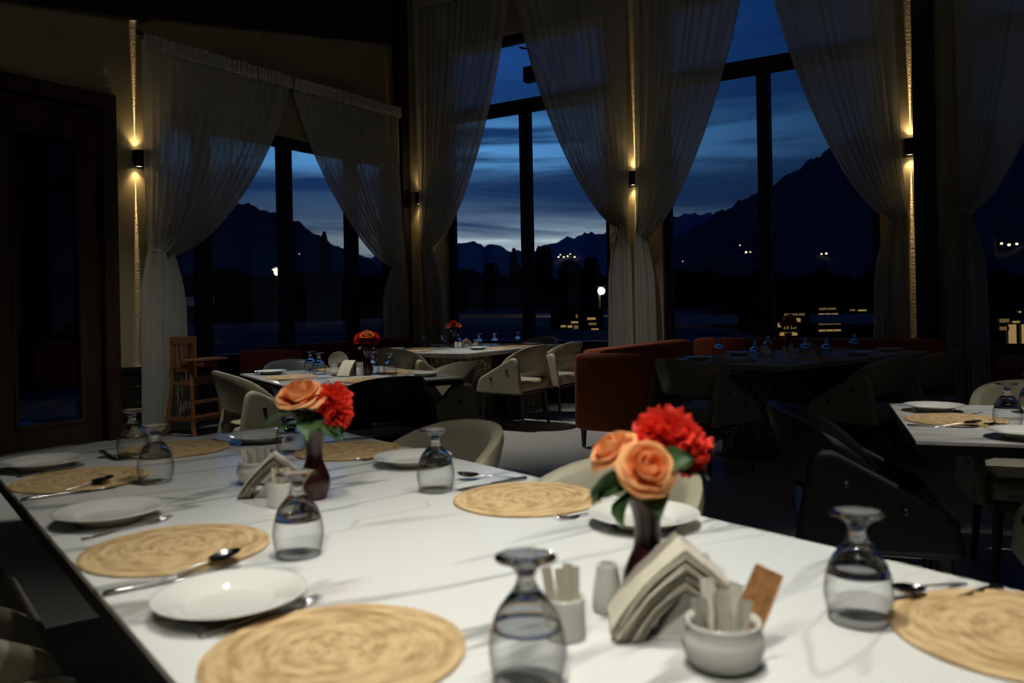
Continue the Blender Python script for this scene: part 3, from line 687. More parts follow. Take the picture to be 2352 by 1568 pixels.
def mk_spoon():
    r = thing('spoon', '', 'spoon')
    bar([(-.105, .001, .001, .003), (-.102, .0078, .0016, .003), (-.08, .0072, .0016, .0032), (-.03, .0034, .0017, .006), (.02, .003, .0017, .0075), (.036, .005, .0014, .005)]).ob('handle', M['steel'], r, smooth=True)
    pts = []
    for i in range(13):
        u = i/12; row = []
        x = .034+.062*u; hw = .0205*sqrt(max(0, 1-(2*u-1)**2))*(1.08-.16*u)+.0006
        for k in range(9):
            v = -1+2*k/8; y = hw*v; d = (1-v*v)*sqrt(max(0, 1-(2*u-1)**2))
            row.append((x, y, .0095-.0085*d))
        pts.append(row)
    pts2 = [[(x, y, z-.001) for x, y, z in rr] for rr in pts]
    mb = MB().grid(pts).grid([rr[::-1] for rr in pts2]); mb.ob('bowl', M['steel'], r, smooth=True); return r
def lay(kind, maker, label, p, d, group, lift=0, pitch=0):
    rz = math.atan2(d[1], d[0]); q = Vector(p); q.z += lift
    return place(kind, maker, label, q, 0, group, (0, -pitch, rz))
GG, GM, GP, GF, GK, GS = 'upside-down goblets', 'coiled straw placemats', 'white side plates', 'steel forks', 'steel table knives', 'steel spoons'
# front table -------------------------------------------------------
for a, b, lb in ((-2.153, -.907, 'large straw placemat at the bottom, nearest the camera'), (-1.493, -.924, 'straw placemat on the left between two white plates'), (-.606, -.927, 'straw placemat at the far left with a spoon on its rim'), (-.261, -.576, 'dim straw placemat at the far end of the front table'), (-.713, -.155, 'straw placemat just behind the plum vase'), (-1.631, -.154, 'bright straw placemat in the centre, left of the big bouquet'), (-2.72, -.150, 'straw placemat cut off by the right edge of the front table')):
    place('mat', mk_mat, lb, T1(a, b, .7502), random.uniform(0, 6), GM)
for a, b, lb in ((-1.889, -.957, 'white plate on the left, nearest of the three along the left side'), (-1.149, -.972, 'white plate on the left, second along the left side'), (-.315, -.980, 'dim white plate cut by the left edge below the door'), (-.294, -.286, 'dim white plate at the far end behind a goblet'), (-1.05, -.120, 'white plate behind the central goblet'), (-1.974, -.115, 'white plate behind the big rose bouquet')):
    place('plate', mk_plate, lb, T1(a, b, .7502), random.uniform(0, 6), GP)
for a, b, lb in ((-2.388, -.763, 'big upside-down goblet at the bottom, nearest the camera'), (-1.688, -.757, 'upside-down goblet in front of the plum vase'), (-.78, -.775, 'upside-down goblet at far left beside a placemat'), (-.332, -.726, 'upside-down goblet at far left in front of the door'), (-.60, -.308, 'upside-down goblet half hidden behind the vase bouquet'), (-1.40, -.263, 'upside-down goblet in the centre beside a spoon'), (-2.543, -.271, 'upside-down goblet on the right of the front table by the black armchair')):
    place('goblet', mk_goblet, lb, T1(a, b, .7502), 0, GG)
L_ = E1b
lay('fork', mk_fork, 'fork between the second left plate and its placemat', T1(-1.262, -.955), (T1(-1.225, -.85)-T1(-1.287, -1.062)).normalized(), GF)
lay('fork', mk_fork, 'fork beside the nearest left plate', T1(-1.962, -.93), (T1(-1.943, -.819)-T1(-1.973, -1.035)).normalized(), GF)
lay('fork', mk_fork, 'fork by the dim plate at the left edge', T1(-.40, -.962), (T1(-.36, -.855)-T1(-.43, -1.069)).normalized(), GF)
lay('fork', mk_fork, 'fork at the far end between dim plate and placemat', T1(-.235, -.395), E1a*-1+E1b*.1, GF)
lay('fork', mk_fork, 'fork between the central plate and the placemat behind the vase', T1(-.905, -.135), -E1b+E1a*.2, GF)
lay('fork', mk_fork, 'fork half under the bright central placemat', T1(-1.842, -.14), -E1b+E1a*.15, GF)
lay('knife', mk_knife, 'knife beside the middle left placemat', T1(-1.695, -.985), (T1(-1.67, -.85)-T1(-1.66, -1.061)).normalized(), GK)
lay('spoon', mk_spoon, 'shiny spoon resting on the middle left placemat', T1(-1.668, -.95), (T1(-1.651, -.847)-T1(-1.681, -1.048)).normalized(), GS, .004, rad(7))
lay('knife', mk_knife, 'knife beside the far left placemat', T1(-.785, -.985), E1b, GK)
lay('spoon', mk_spoon, 'spoon resting on the far left placemat', T1(-.745, -.96), (T1(-.715, -.857)-T1(-.765, -1.07)).normalized(), GS, .004, rad(7))
lay('knife', mk_knife, 'knife at the far end by the goblet in front of the door', T1(-.24, -.775), -E1a, GK)
lay('knife', mk_knife, 'knife behind the placemat beside the plum vase', T1(-.505, -.075), -E1b, GK)
lay('spoon', mk_spoon, 'spoon beside the central goblet', T1(-1.385, -.075), (T1(-1.317, -.16)-T1(-1.44, .003)).normalized(), GS, .003, rad(5))
lay('knife', mk_knife, 'knife next to the central spoon, left of the bright placemat', T1(-1.445, -.12), -E1b, GK)
lay('spoon', mk_spoon, 'spoon on the right beside the goblet, above the knife', T1(-2.558, -.075), (T1(-2.545, -.161)-T1(-2.573, .015)).normalized(), GS, .004, rad(6))
lay('knife', mk_knife, 'knife on the right edge of the front table by the last placemat', T1(-2.60, -.09), (T1(-2.581, -.209)-T1(-2.614, .021)).normalized(), GK)
lay('knife', mk_knife, 'knife at the bottom edge beside the nearest placemat', T1(-2.357, -.97), E1b, GK)

# condiments -------------------------------------------------------
def mk_bowl():
    r = thing('sugar_bowl', '', 'bowl')
    MB().lathe([(0, .004), (.034, .004), (.043, .012), (.0475, .026), (.046, .040), (.041, .050), (.0435, .056), (.0465, .0585), (.0475, .057), (.0448, .051), (.0505, .040), (.0515, .026), (.047, .010), (.036, .0005), (0, .0005)], 40).ob('glazed_body', M['china'], r, smooth=True)
    MB().lathe([(.0445, .0535), (.0478, .056), (.0470, .0592), (.0440, .0580)], 40, (0, 0, 0), True).ob('rolled_rim', M['china'], r, smooth=True); return r
def mk_cup():
    r = thing('toothpick_cup', '', 'cup')
    MB().lathe([(0, .004), (.0245, .004), (.0245, .054), (.026, .056), (.028, .055), (.0285, .052), (.0285, .002), (.026, 0), (0, 0)], 28).ob('glazed_body', M['china'], r, smooth=True, angle=50)
    MB().lathe([(.0255, .0545), (.0275, .0545), (.0275, .0568), (.0255, .0568)], 28, (0, 0, 0), True).ob('rim', M['china'], r, smooth=True); return r
def mk_shaker():
    r = thing('salt_shaker', '', 'shaker')
    MB().lathe([(0, 0), (.021, .0), (.0225, .004), (.0215, .03), (.0185, .05), (.0165, .058), (.0165, .066), (.0145, .071), (0, .073)], 24).ob('glazed_body', M['china'], r, smooth=True)
    mb = MB()
    for k in range(5): a = 2*pi*k/5; mb.lathe([(0, .0735), (.0012, .0732), (.0012, .0715)], 6, (.006*cos(a), .006*sin(a), 0))
    mb.ob('holes', M['button'], r); return r
def sachet(label, pos, mat_, w_, h_, rx, ry, rz, group):
    n = 4; pts = [[(w_*(-.5+i/n), .0012*sin(i*2.+j), h_*j/5) for i in range(n+1)] for j in range(6)]
    back = [[(x, y+.003, z) for x, y, z in rr][::-1] for rr in pts]
    mb = MB().grid(pts).grid(back); m = 5*6
    q = len(pts[0])
    o = mb.ob('sugar_sachet', mat_, None, loc=pos, rot=(rx, ry, rz)); tag(o, label, 'sachet', group); return o
def napkins(holder_label, nap_label, pos, rz, group, n=13, s=1.):
    h = thing('napkin_holder', holder_label, 'napkin holder', pos, rz)
    MB().slab(rrect(.10, .06, .006, 3), 0, .004, .001).ob('base_plate', M['china'], h)
    MB().add([(x, y, z) for y in (-.028, .028) for x, z in ((-.040, .004), (.040, .004), (.0, .062))], [(0, 1, 2), (5, 4, 3), (0, 3, 4, 1), (1, 4, 5, 2), (2, 5, 3, 0)]).ob('wedge', M['china'], h)
    for i in range(n):
        k = .0034*i; ww = .046+random.uniform(-.003, .003); sh = random.uniform(-.007, .007); y0, y1 = -ww+sh, ww+sh
        ap = .070+k*1.30
        def side(sg):
            ln = .148+random.uniform(-.022, .010)       # length of one flap along the slope
            dx, dz = sin(rad(43)), -cos(rad(43)); bow = .006+.002*(i % 3)
            out = []
            for q in (1., .75, .5, .25, .06):
                l = min(ln*q, (ap-.003)/cos(rad(43))*q); out.append((sg*(dx*l+bow*sin(pi*q)*.77), ap+dz*l+bow*sin(pi*q)*.64))
            return out
        pl = side(-1)+[(0, ap)]+side(1)[::-1]
        t = .0022; m = len(pl)
        top = [(x*1.004, z+t) for x, z in pl]
        ring = pl+top[::-1]
        mb = MB().grid([[(x, y, z) for x, z in ring] for y in (y0, (y0+y1)/2, y1)], True)
        for e in (0, 2):
            for q in range(m-1):
                f = (e*2*m+q, e*2*m+q+1, e*2*m+2*m-2-q, e*2*m+2*m-1-q); mb.f.append(f if e else f[::-1])
        o = mb.ob('paper_napkin', M['paper'], None, loc=pos, rot=(0, 0, rz)); o.scale = (s, s, s)
        tag(o, nap_label, 'napkin', group)
    return h
pb = Vector((.262, 1.070, .7502)); place('bowl', mk_bowl, 'white bowl of sachets on the front table, right of the napkins', pb)
gs = 'sachets in the front bowl'
for i, (dx, dy, rx, ry, rz) in enumerate(((-.022, .004, .08, -.12, .2), (-.010, -.010, .0, .02, .5), (.004, .012, -.1, .1, -.3), (.010, -.012, .05, .16, .1), (.020, .006, -.1, .28, .4), (-.005, .016, -.16, -.05, 0), (-.018, -.012, .1, -.2, -.5), (.012, .0, 0, .12, .9))):
    sachet('white sugar sachet standing in the front bowl', pb+Vector((dx, dy, .008)), M['sachet'], .019, .080+.007*(i % 3), rx*1.4, ry*1.3, rz*2.5, gs)
sachet('brown sachet leaning out of the front bowl', pb+Vector((.022, .014, .012)), M['sachet_brown'], .042, .112, -.12, .48, .1, gs)
pc = Vector((.066, 1.172, .7502)); place('cup', mk_cup, 'white cup of toothpick sachets on the front table, left of the napkins', pc)
for i, (dx, dy, rx, ry, rz) in enumerate(((-.012, .004, 0, -.15, .3), (.0, -.006, .05, -.08, .1), (.006, .008, -.05, -.02, -.2), (.012, -.002, 0, .03, .2))):
    sachet('paper toothpick sachet standing in the front cup', pc+Vector((dx, dy, .006)), M['paper'], .014, .092, rx, ry, rz, 'toothpick sachets in the front cup')
napkins('napkin holder under the folded napkins on the front table', 'cream folded napkin on the holder below the big bouquet', (.232, 1.182, .7502), rad(-3), 'napkins on the front holder', 14, .98)
place('shaker', mk_shaker, 'white shaker behind the front napkins, left of the dark vase', (.136, 1.268, .7502), 0, 'white shakers')
place('shaker', mk_shaker, 'white shaker behind the front napkins, right of the dark vase', (.284, 1.300, .7502), 0, 'white shakers')
# second condiment group further back
pq = Vector((-.560, 1.985, .7502)); place('cup', mk_cup, 'white cup in front of the plum vase, behind a goblet', pq)
for i, (dx, dy, rx, ry, rz) in enumerate(((-.008, .004, 0, -.06, .3), (.004, -.006, .05, .06, .1), (.008, .008, -.05, .1, -.2))):
    sachet('paper toothpick sachet in the cup by the plum vase', pq+Vector((dx, dy, .006)), M['paper'], .014, .085, rx, ry, rz, 'toothpick sachets by the plum vase')
napkins('napkin holder under the napkins left of the plum vase', 'cream folded napkin left of the plum vase', (-.610, 2.12, .7502), rad(12), 'napkins by the plum vase', 10, .92)
pb2 = Vector((-.700, 2.26, .7502)); place('bowl', mk_bowl, 'white bowl behind the napkins left of the plum vase', pb2)
for i, (dx, rx, ry, rz) in enumerate(((-.016, 0, -.12, .3), (.0, .05, .0, .1), (.014, -.05, .1, -.2))):
    sachet('white sachet in the bowl left of the plum vase', pb2+Vector((dx, .0, .008)), M['sachet'], .026, .085, rx, ry, rz, 'sachets by the plum vase')
place('shaker', mk_shaker, 'white shaker beside the plum vase', (-.525, 2.16, .7502), 0, 'white shakers')

# ------------------------------------------------------------------ vases and flowers
def mk_vase():
    r = thing('flower_vase', '', 'vase')
    pr = [(0, .003), (.026, .0), (.029, .004), (.030, .010), (.036, .022), (.0395, .038), (.0375, .054), (.029, .074), (.0215, .092), (.0195, .110), (.0205, .130), (.0245, .150), (.031, .166), (.0335, .171), (.0325, .1722), (.029, .166), (.022, .148), (.0175, .128), (.0165, .108), (.0185, .092), (.024, .078)]
    MB().lathe(pr, 36).ob('glass_body', M['vase'], r, smooth=True)
    MB().lathe([(.030, .1695), (.034, .1705), (.034, .173), (.0305, .1725)], 36, (0, 0, 0), True).ob('lip', M['vase'], r, smooth=True)
    return r
def petal_pts(r0, rm, r1, h, wa, lip=0.):
    na, nb = 10, 8; pts = []
    for j in range(nb+1):
        b0 = j/nb; row = []
        for i in range(na+1):
            a = -1+2*i/na; b = b0*(1-.22*a**4-.03*cos(9*a)*0)
            l0 = (b-.55)*(b-1)/(.55); l1 = b*(b-1)/(.55*-.45); l2 = b*(b-.55)/.45
            r = r0*l0+rm*l1+r1*l2
            wid = wa*(.35+.65*sin(pi*min(1, .08+.62*b)))
            dz = lip*max(0, b-.72)**1.5*7
            z = h*(b**.85)-dz+.002*sin(2.5*a+7*b)*b; r = r*(1+.06*a*a*b)+.0015*sin(5*a)*b
            row.append((r*cos(a*wid), r*sin(a*wid), z))
        pts.append(row)
    return pts
PET = [MB().grid(petal_pts(*q)).mesh('petal', M['rose'], True) for q in ((.002, .011, .006, .046, 1.7, 0), (.005, .019, .017, .049, 1.35, .002), (.007, .028, .031, .048, 1.15, .006), (.009, .035, .046, .043, 1.0, .010), (.010, .040, .058, .033, .92, .012))]
def frill_mesh():
    pts = []; na, nb = 10, 5
    for j in range(nb+1):
        b = j/nb; row = []
        for i in range(na+1):
            a = -1+2*i/na; wid = .004+.024*b
            row.append((a*wid, .006*b*b*sin(a*7)+.004*b*cos(a*4), .052*b*(1-.12*a*a)+.004*b*b*sin(a*11)))
        pts.append(row)
    return MB().grid(pts).mesh('petal', M['red'], True)
FRILL = frill_mesh()
def leaf_mesh():
    pts = []
    for j in range(9):
        b = j/8; hw = .024*sin(pi*b**.8)+.0003; hw *= 1+.12*(j % 2)
        pts.append([(s*hw, .07*b, .012*sin(pi*b*.9)-.010*b*b-.006*(1-abs(s))*0+.006*abs(s)) for s in (-1, -.5, 0, .5, 1)])
    return MB().grid(pts).mesh('leaf', M['leaf'], True)
LEAF = leaf_mesh()
def head_matrix(head, face):
    z = Vector(face).normalized(); return Matrix.Translation(head) @ z.to_track_quat('Z', 'Y').to_matrix().to_4x4()
def rose(label, vase_top, head, face, s=1., group=None, joined=False):
    r = thing('rose', label, 'flower', vase_top, 0, group); b = Vector(vase_top); Mx = head_matrix(Vector(head)-b, face) @ Matrix.Scale(s, 4)
    lst = [(0, 0)]*3+[(1, .001)]*4+[(2, .000)]*5+[(3, -.003)]*6+[(4, -.006)]*6
    acc = MB(); ang = random.uniform(0, 6)
    for i, (k, dz) in enumerate(lst):
        ang += {0: 2.1, 1: 1.62, 2: 1.3, 3: 1.08, 4: 1.08}[k]+random.uniform(-.12, .12)
        m = Mx @ Matrix.Rotation(ang, 4, 'Z') @ Matrix.Translation((0, 0, dz)) @ Matrix.Rotation(random.uniform(-.10, .16), 4, 'Y')
        if joined:
            me = PET[k]; acc.add([m @ v.co for v in me.vertices], [tuple(p.vertices) for p in me.polygons])
        else:
            o = put('petal', PET[k], r); o.matrix_local = m
    if joined: acc.ob('petals', M['rose'], r, smooth=True)
    hd = Vector(head)-b
    MB().tube([(0, 0, -.09), tuple(hd*.4+Vector((0, 0, .0))), tuple(hd)], [.0028, .0026, .0035], 6).ob('stem', M['stem'], r, smooth=True)
    MB().lathe([(0, -.012*s), (.008*s, -.006*s), (.014*s, .004*s), (.02*s, .010*s)], 10).xf(head_matrix(hd, face)).ob('calyx', M['leaf'], r, smooth=True)
    return r
def carnation(label, vase_top, head, face, s=1., group=None, joined=False, n=44):
    r = thing('carnation', label, 'flower', vase_top, 0, group); b = Vector(vase_top); Mx = head_matrix(Vector(head)-b, face) @ Matrix.Scale(s, 4)
    acc = MB()
    for i in range(n):
        u = (i+.5)/n; th = math.acos(1-u*1.35); ph = i*2.39996
        m = Mx @ Matrix.Rotation(ph, 4, 'Z') @ Matrix.Rotation(th, 4, 'Y') @ Matrix.Rotation(random.uniform(0, 3), 4, 'Z') @ Matrix.Scale(random.uniform(.85, 1.12), 4)
        if joined: acc.add([m @ v.co for v in FRILL.vertices], [tuple(p.vertices) for p in FRILL.polygons])
        else:
            o = put('petal', FRILL, r); o.matrix_local = m
    if joined: acc.ob('petals', M['red'], r, smooth=True)
    hd = Vector(head)-b
    MB().tube([(0, 0, -.09), tuple(hd*.45), tuple(hd)], [.0028, .0026, .0035], 6).ob('stem', M['stem'], r, smooth=True)
    return r
def leaves(parent, spots):
    for (x, y, z), rz, pitch, roll, s in spots:
        o = put('leaf', LEAF, parent, (x, y, z), (pitch, roll, rz)); o.scale = (s, s, s)
# front bouquet
vA = Vector((.201, 1.282, .7502)); place('vase', mk_vase, 'dark vase holding the big bouquet of two peach roses, front table', vA)
tA = vA+UP*.172
r1 = rose('peach rose at left of the big bouquet, tilted left', tA, tA+Vector((-.042, .016, .055)), (-.55, -.25, .8), .74)
r2 = rose('peach rose in the middle of the big bouquet, facing the camera', tA+Vector((.002, 0, 0)), tA+Vector((-.006, -.034, .042)), (.06, -.80, .60), .80)
r3 = carnation('red carnation at the top right of the big bouquet', tA+Vector((.005, .004, 0)), tA+Vector((.036, .026, .076)), (.12, -.25, 1), .98, n=52)
carn2 = carnation('smaller red carnation hanging at the right of the big bouquet', tA+Vector((.004, .002, 0)), tA+Vector((.066, .030, .062)), (.9, -.2, .1), .78, n=34)
leaves(r2, [((-.014, -.026, .018), rad(92), rad(-10), .9, 1.15), ((-.030, -.012, .022), rad(112), rad(-28), -.4, .95), ((-.026, -.022, .010), rad(125), rad(-48), .5, .95), ((.028, -.012, .040), rad(-60), rad(25), .7, .7)])
leaves(r1, [((-.010, -.012, .020), rad(78), rad(-22), .5, 1.0), ((.004, -.020, .012), rad(178), rad(-38), .2, .8)])
leaves(r3, [((.012, -.030, .050), rad(-100), rad(30), 1.0, .8), ((.035, .0, .030), rad(-85), rad(-10), .3, .9), ((.01, .03, .02), rad(20), rad(5), 0, .8), ((-.03, .02, .02), rad(80), rad(-20), .2, .9)])
# plum vase bouquet
vB = Vector((-.494, 2.058, .7502)); place('vase', mk_vase, 'plum vase with one peach rose and a red carnation, standing further back', vB)
tB = vB+UP*.172
r4 = rose('large peach rose in the plum vase further back', tB, tB+Vector((-.026, -.006, .066)), (-.12, -.45, .88), 1.08)
r5 = carnation('red carnation right of the rose in the plum vase', tB+Vector((.004, .004, 0)), tB+Vector((.044, .016, .062)), (.5, -.25, .8), .92)
carn3 = carnation('small red carnation low at the right of the plum vase', tB+Vector((.006, .0, 0)), tB+Vector((.056, .002, .034)), (.55, -.4, -.25), .74, n=30)
leaves(r4, [((-.03, -.01, .030), rad(92), rad(-12), .2, 1.3), ((-.012, -.02, .018), rad(140), rad(-10), .3, 1.2), ((.0, -.022, .02), rad(185), rad(-25), 0, 1.2), ((.016, -.012, .02), rad(230), rad(-40), .3, 1.1)])
leaves(r5, [((.02, -.01, .01), rad(-110), rad(-30), .2, 1.0), ((.03, .0, .02), rad(-70), rad(-50), .2, 1.0), ((-.01, .02, .03), rad(30), rad(5), 0, 1)])

# ------------------------------------------------------------------ the other tables
def setting(kind, label, T, a, b, rz=None):
    f = {'mat': (mk_mat, GM), 'plate': (mk_plate, GP), 'goblet': (mk_goblet, GG)}[kind]
    return place(kind, f[0], label, T(a, b, .7502), random.uniform(0, 6) if rz is None else rz, f[1])
t = 'on the middle left table'
for k, a, b, lb in (('plate', 1.24, .17, 'white plate at the left corner of the middle left table'), ('mat', .82, .20, 'straw placemat above the beige rose on the middle left table'), ('goblet', 1.22, .46, 'upside-down goblet behind another at the left of the middle left table'), ('goblet', .96, .44, 'upside-down goblet left of the sachet bowl on the middle left table'),
                    ('goblet', .74, .76, 'upside-down goblet right of the vase on the middle left table'), ('goblet', .56, .82, 'rightmost upside-down goblet on the middle left table'), ('mat', .22, .52, 'straw placemat above the black armchair on the middle left table'), ('mat', .66, .95, 'straw placemat at the right side of the middle left table'), ('plate', .26, .95, 'white plate at the right corner of the middle left table'), ('mat', 1.28, .70, 'straw placemat at the far side of the middle left table')):
    setting(k, lb, T2, a, b)
pbT = T2(.74, .50, .7502); place('bowl', mk_bowl, 'white bowl of sachets on the middle left table', pbT)
for i in range(4): sachet('white sachet in the bowl on the middle left table', pbT+Vector((-.018+.012*i, .004*(-1)**i, .008)), M['sachet'], .026, .082, .05*(-1)**i, -.1+.08*i, .3*i, 'sachets on the middle left table')
napkins('napkin holder on the middle left table', 'cream folded napkin on the middle left table', tuple(T2(.70, .575, .7502)), rad(70), 'napkins on the middle left table', 9)
pcT = T2(.64, .63, .7502); place('cup', mk_cup, 'white cup of toothpick sachets on the middle left table', pcT)
for i in range(3): sachet('toothpick sachet in the cup on the middle left table', pcT+Vector((-.012+.01*i, 0, .006)), M['paper'], .014, .088, 0, .08*(i-1), .2*i, 'toothpick sachets on the middle left table')
lay('spoon', mk_spoon, 'spoon above the black armchair on the middle left table', T2(.36, .80), -E2b-E2a*.4, GS, .003, rad(4))
lay('fork', mk_fork, 'fork beside the black armchair on the middle left table', T2(.23, .27), E2a+E2b*.2, GF)
lay('spoon', mk_spoon, 'spoon at the far left of the middle left table', T2(1.24, .40), E2b-E2a*.3, GS, .003, rad(6))
lay('knife', mk_knife, 'knife beside the left placemat on the middle left table', T2(.60, .16), E2b, GK)
lay('fork', mk_fork, 'fork between the right placemat and plate on the middle left table', T2(.44, .93), -E2b, GF)
dc = thing('round_tray', 'round grey tray standing upright on the middle left table', 'tray', tuple(T2(1.12, .64, .7502)), rad(18))
MB().lathe([(0, .0), (.068, .0), (.072, .003), (.075, .012), (.073, .013), (.069, .006), (0, .005)], 36).xf(Matrix.Translation((0, 0, .0745)) @ Matrix.Rotation(rad(82), 4, 'X')).ob('dish', M['leather_dark_beige'], dc, smooth=True)
MB().tube([(.0, .015, .07), (.0, .055, .003)], .004, 6).ob('stand', M['black_metal'], dc)
def bouquet(T, a, b, vl, fl_, s=1., dark=False):
    v = T(a, b, .7502); place('vase', mk_vase, vl, v); tp = v+UP*.172
    for i, (kind, dx, dy, dz, lb) in enumerate(fl_):
        f = rose if kind == 'r' else carnation
        o = f(lb, tp+Vector((.003*i, 0, 0)), tp+Vector((dx, dy, dz)), (dx*8, -.4, .9), s, None, True)
        leaves(o, [((dx*.4, dy*.4, .02), rad(60+100*i), rad(-15), .2, 1.), ((dx*.5, -.01, .03), rad(160+70*i), rad(-20), .2, 1.)])
bouquet(T2, .64, .685, 'dark vase on the middle left table', [('c', -.045, .0, .075, 'red carnation left of the rose on the middle left table'), ('r', .0, -.012, .095, 'peach rose on top of the bouquet on the middle left table'), ('c', .040, .01, .08, 'red carnation right of the rose on the middle left table')], .9)
w3 = 'on the window corner table'
for k, a, b, lb in (('goblet', 1.10, .74, 'leftmost upside-down goblet on the window corner table'), ('goblet', .72, .58, 'second upside-down goblet from the left on the window corner table'), ('goblet', .90, 1.12, 'upside-down goblet behind the napkins on the window corner table'), ('goblet', .56, 1.05, 'upside-down goblet right of the napkins on the window corner table'),
                    ('goblet', .46, 1.22, 'second upside-down goblet from the right on the window corner table'), ('goblet', .42, 1.66, 'rightmost upside-down goblet on the window corner table, in front of the mullion'), ('plate', 1.16, .30, 'white plate at the left of the window corner table behind an armchair'), ('plate', .32, .68, 'white plate in the middle of the near side of the window corner table'), ('plate', 1.14, 1.08, 'white plate at the far side of the window corner table'),
                    ('mat', .86, .28, 'straw placemat at the near end of the window corner table'), ('mat', 1.12, .70, 'straw placemat at the left side of the window corner table'), ('mat', .24, .98, 'straw placemat behind the left of two lit armchairs on the window corner table'), ('mat', .56, 1.75, 'straw placemat at the far end of the window corner table'), ('plate', .28, 1.72, 'white plate at the far right end of the window corner table'), ('mat', .24, 1.40, 'straw placemat behind the right of two lit armchairs on the window corner table')):
    setting(k, lb, T3, a, b)
place('shaker', mk_shaker, 'white shaker on the window corner table, left of the pair', T3(.74, .86, .7502), 0, 'white shakers')
place('shaker', mk_shaker, 'white shaker on the window corner table, right of the pair', T3(.66, .82, .7502), 0, 'white shakers')
napkins('napkin holder on the window corner table', 'white folded napkin on the window corner table', tuple(T3(.70, 1.0, .7502)), rad(5), 'napkins on the window corner table', 8, 1.05)
pb3 = T3(.62, 1.12, .7502); place('bowl', mk_bowl, 'white bowl behind the napkins on the window corner table', pb3)
for i in range(4): sachet('brown sachet in the bowl on the window corner table', pb3+Vector((-.02+.014*i, 0, .008)), M['sachet_brown'], .026, .085, 0, -.2+.15*i, .2*i, 'sachets on the window corner table')
lay('spoon', mk_spoon, 'spoon at the near end of the window corner table', T3(.62, .30), DL+DR*.2, GS, .004, rad(7))
lay('knife', mk_knife, 'knife at the near end of the window corner table beside a placemat', T3(.66, .26), DL, GK)
lay('spoon', mk_spoon, 'spoon behind the left of two lit armchairs', T3(.28, 1.19), -DR, GS, .003, rad(6))
lay('spoon', mk_spoon, 'spoon at the left side of the window corner table', T3(1.13, .50), DR, GS, .003, rad(6))
bouquet(T3, .86, .98, 'dark vase on the window corner table', [('c', .0, -.01, .095, 'red carnation on top of the bouquet on the window corner table'), ('r', -.045, .0, .065, 'peach rose left in the bouquet on the window corner table'), ('r', .045, .0, .07, 'peach rose right in the bouquet on the window corner table')], .85)
for k, a, b, lb in (('goblet', 1.02, .62, 'leftmost upside-down goblet on the unlit table'), ('goblet', .52, .42, 'upside-down goblet at the near left of the unlit table'), ('goblet', 1.00, 1.30, 'upside-down goblet at the far side of the unlit table by the bowl'), ('goblet', .45, 1.02, 'upside-down goblet in front of the napkins on the unlit table'), ('goblet', .27, 1.04, 'upside-down goblet at the near edge of the unlit table'), ('goblet', .50, 1.88, 'rightmost upside-down goblet on the unlit table'),
                    ('mat', .98, .40, 'straw placemat at the far left of the unlit table'), ('mat', .56, .22, 'straw placemat at the near left of the unlit table'), ('plate', .86, .15, 'white plate at the left end of the unlit table'), ('plate', .98, .84, 'white plate at the far side of the unlit table'), ('plate', .22, 1.98, 'white plate at the right end of the unlit table'), ('mat', .72, 1.98, 'straw placemat at the right end of the unlit table'), ('plate', .18, 1.36, 'white plate at the near side of the unlit table'), ('mat', .20, .76, 'straw placemat at the near side of the unlit table')):
    setting(k, lb, T5, a, b)
pb5 = T5(.74, .88, .7502); place('bowl', mk_bowl, 'white bowl of sachets on the unlit table', pb5)
for i in range(3): sachet('white sachet in the bowl on the unlit table', pb5+Vector((-.015+.014*i, 0, .008)), M['sachet'], .026, .082, 0, -.1+.1*i, .2*i, 'sachets on the unlit table')
place('shaker', mk_shaker, 'white shaker on the unlit table', T5(.66, 1.04, .7502), 0, 'white shakers')
pc5 = T5(.68, 1.17, .7502); place('cup', mk_cup, 'white cup on the unlit table', pc5)
for i in range(2): sachet('toothpick sachet in the cup on the unlit table', pc5+Vector((-.006+.012*i, 0, .006)), M['paper'], .014, .088, 0, .1*(i-.5), .2, 'toothpick sachets on the unlit table')
napkins('napkin holder on the unlit table', 'folded napkin on the unlit table', tuple(T5(.57, 1.28, .7502)), rad(10), 'napkins on the unlit table', 8, 1.)
bouquet(T5, .82, 1.34, 'dark vase on the unlit table', [('c', -.02, -.01, .085, 'shadowed red carnation at the left on the unlit table'), ('c', .035, .0, .09, 'shadowed red carnation on the unlit table'), ('r', .03, .02, .12, 'shadowed peach rose on the unlit table')], .95)
for k, a, b, lb in (('plate', .80, .15, 'white plate at the far left corner of the right-hand table'), ('mat', .52, .19, 'straw placemat at the left end of the right-hand table'), ('goblet', .38, .335, 'upside-down goblet beside the placemat on the right-hand table'), ('goblet', .80, .50, 'upside-down goblet further back on the right-hand table'), ('mat', .90, .66, 'straw placemat cut by the right edge on the right-hand table'), ('plate', .13, .34, 'white plate at the near edge of the right-hand table')):
    setting(k, lb, T4, a, b)
lay('fork', mk_fork, 'fork at the far left corner of the right-hand table', T4(.70, .22), E4b+E4a*.3, GF)
lay('knife', mk_knife, 'knife at the left end of the right-hand table', T4(.335, .12), E4b, GK)
lay('spoon', mk_spoon, 'spoon resting against the placemat on the right-hand table', T4(.345, .16), E4b+E4a*.25, GS, .004, rad(7))

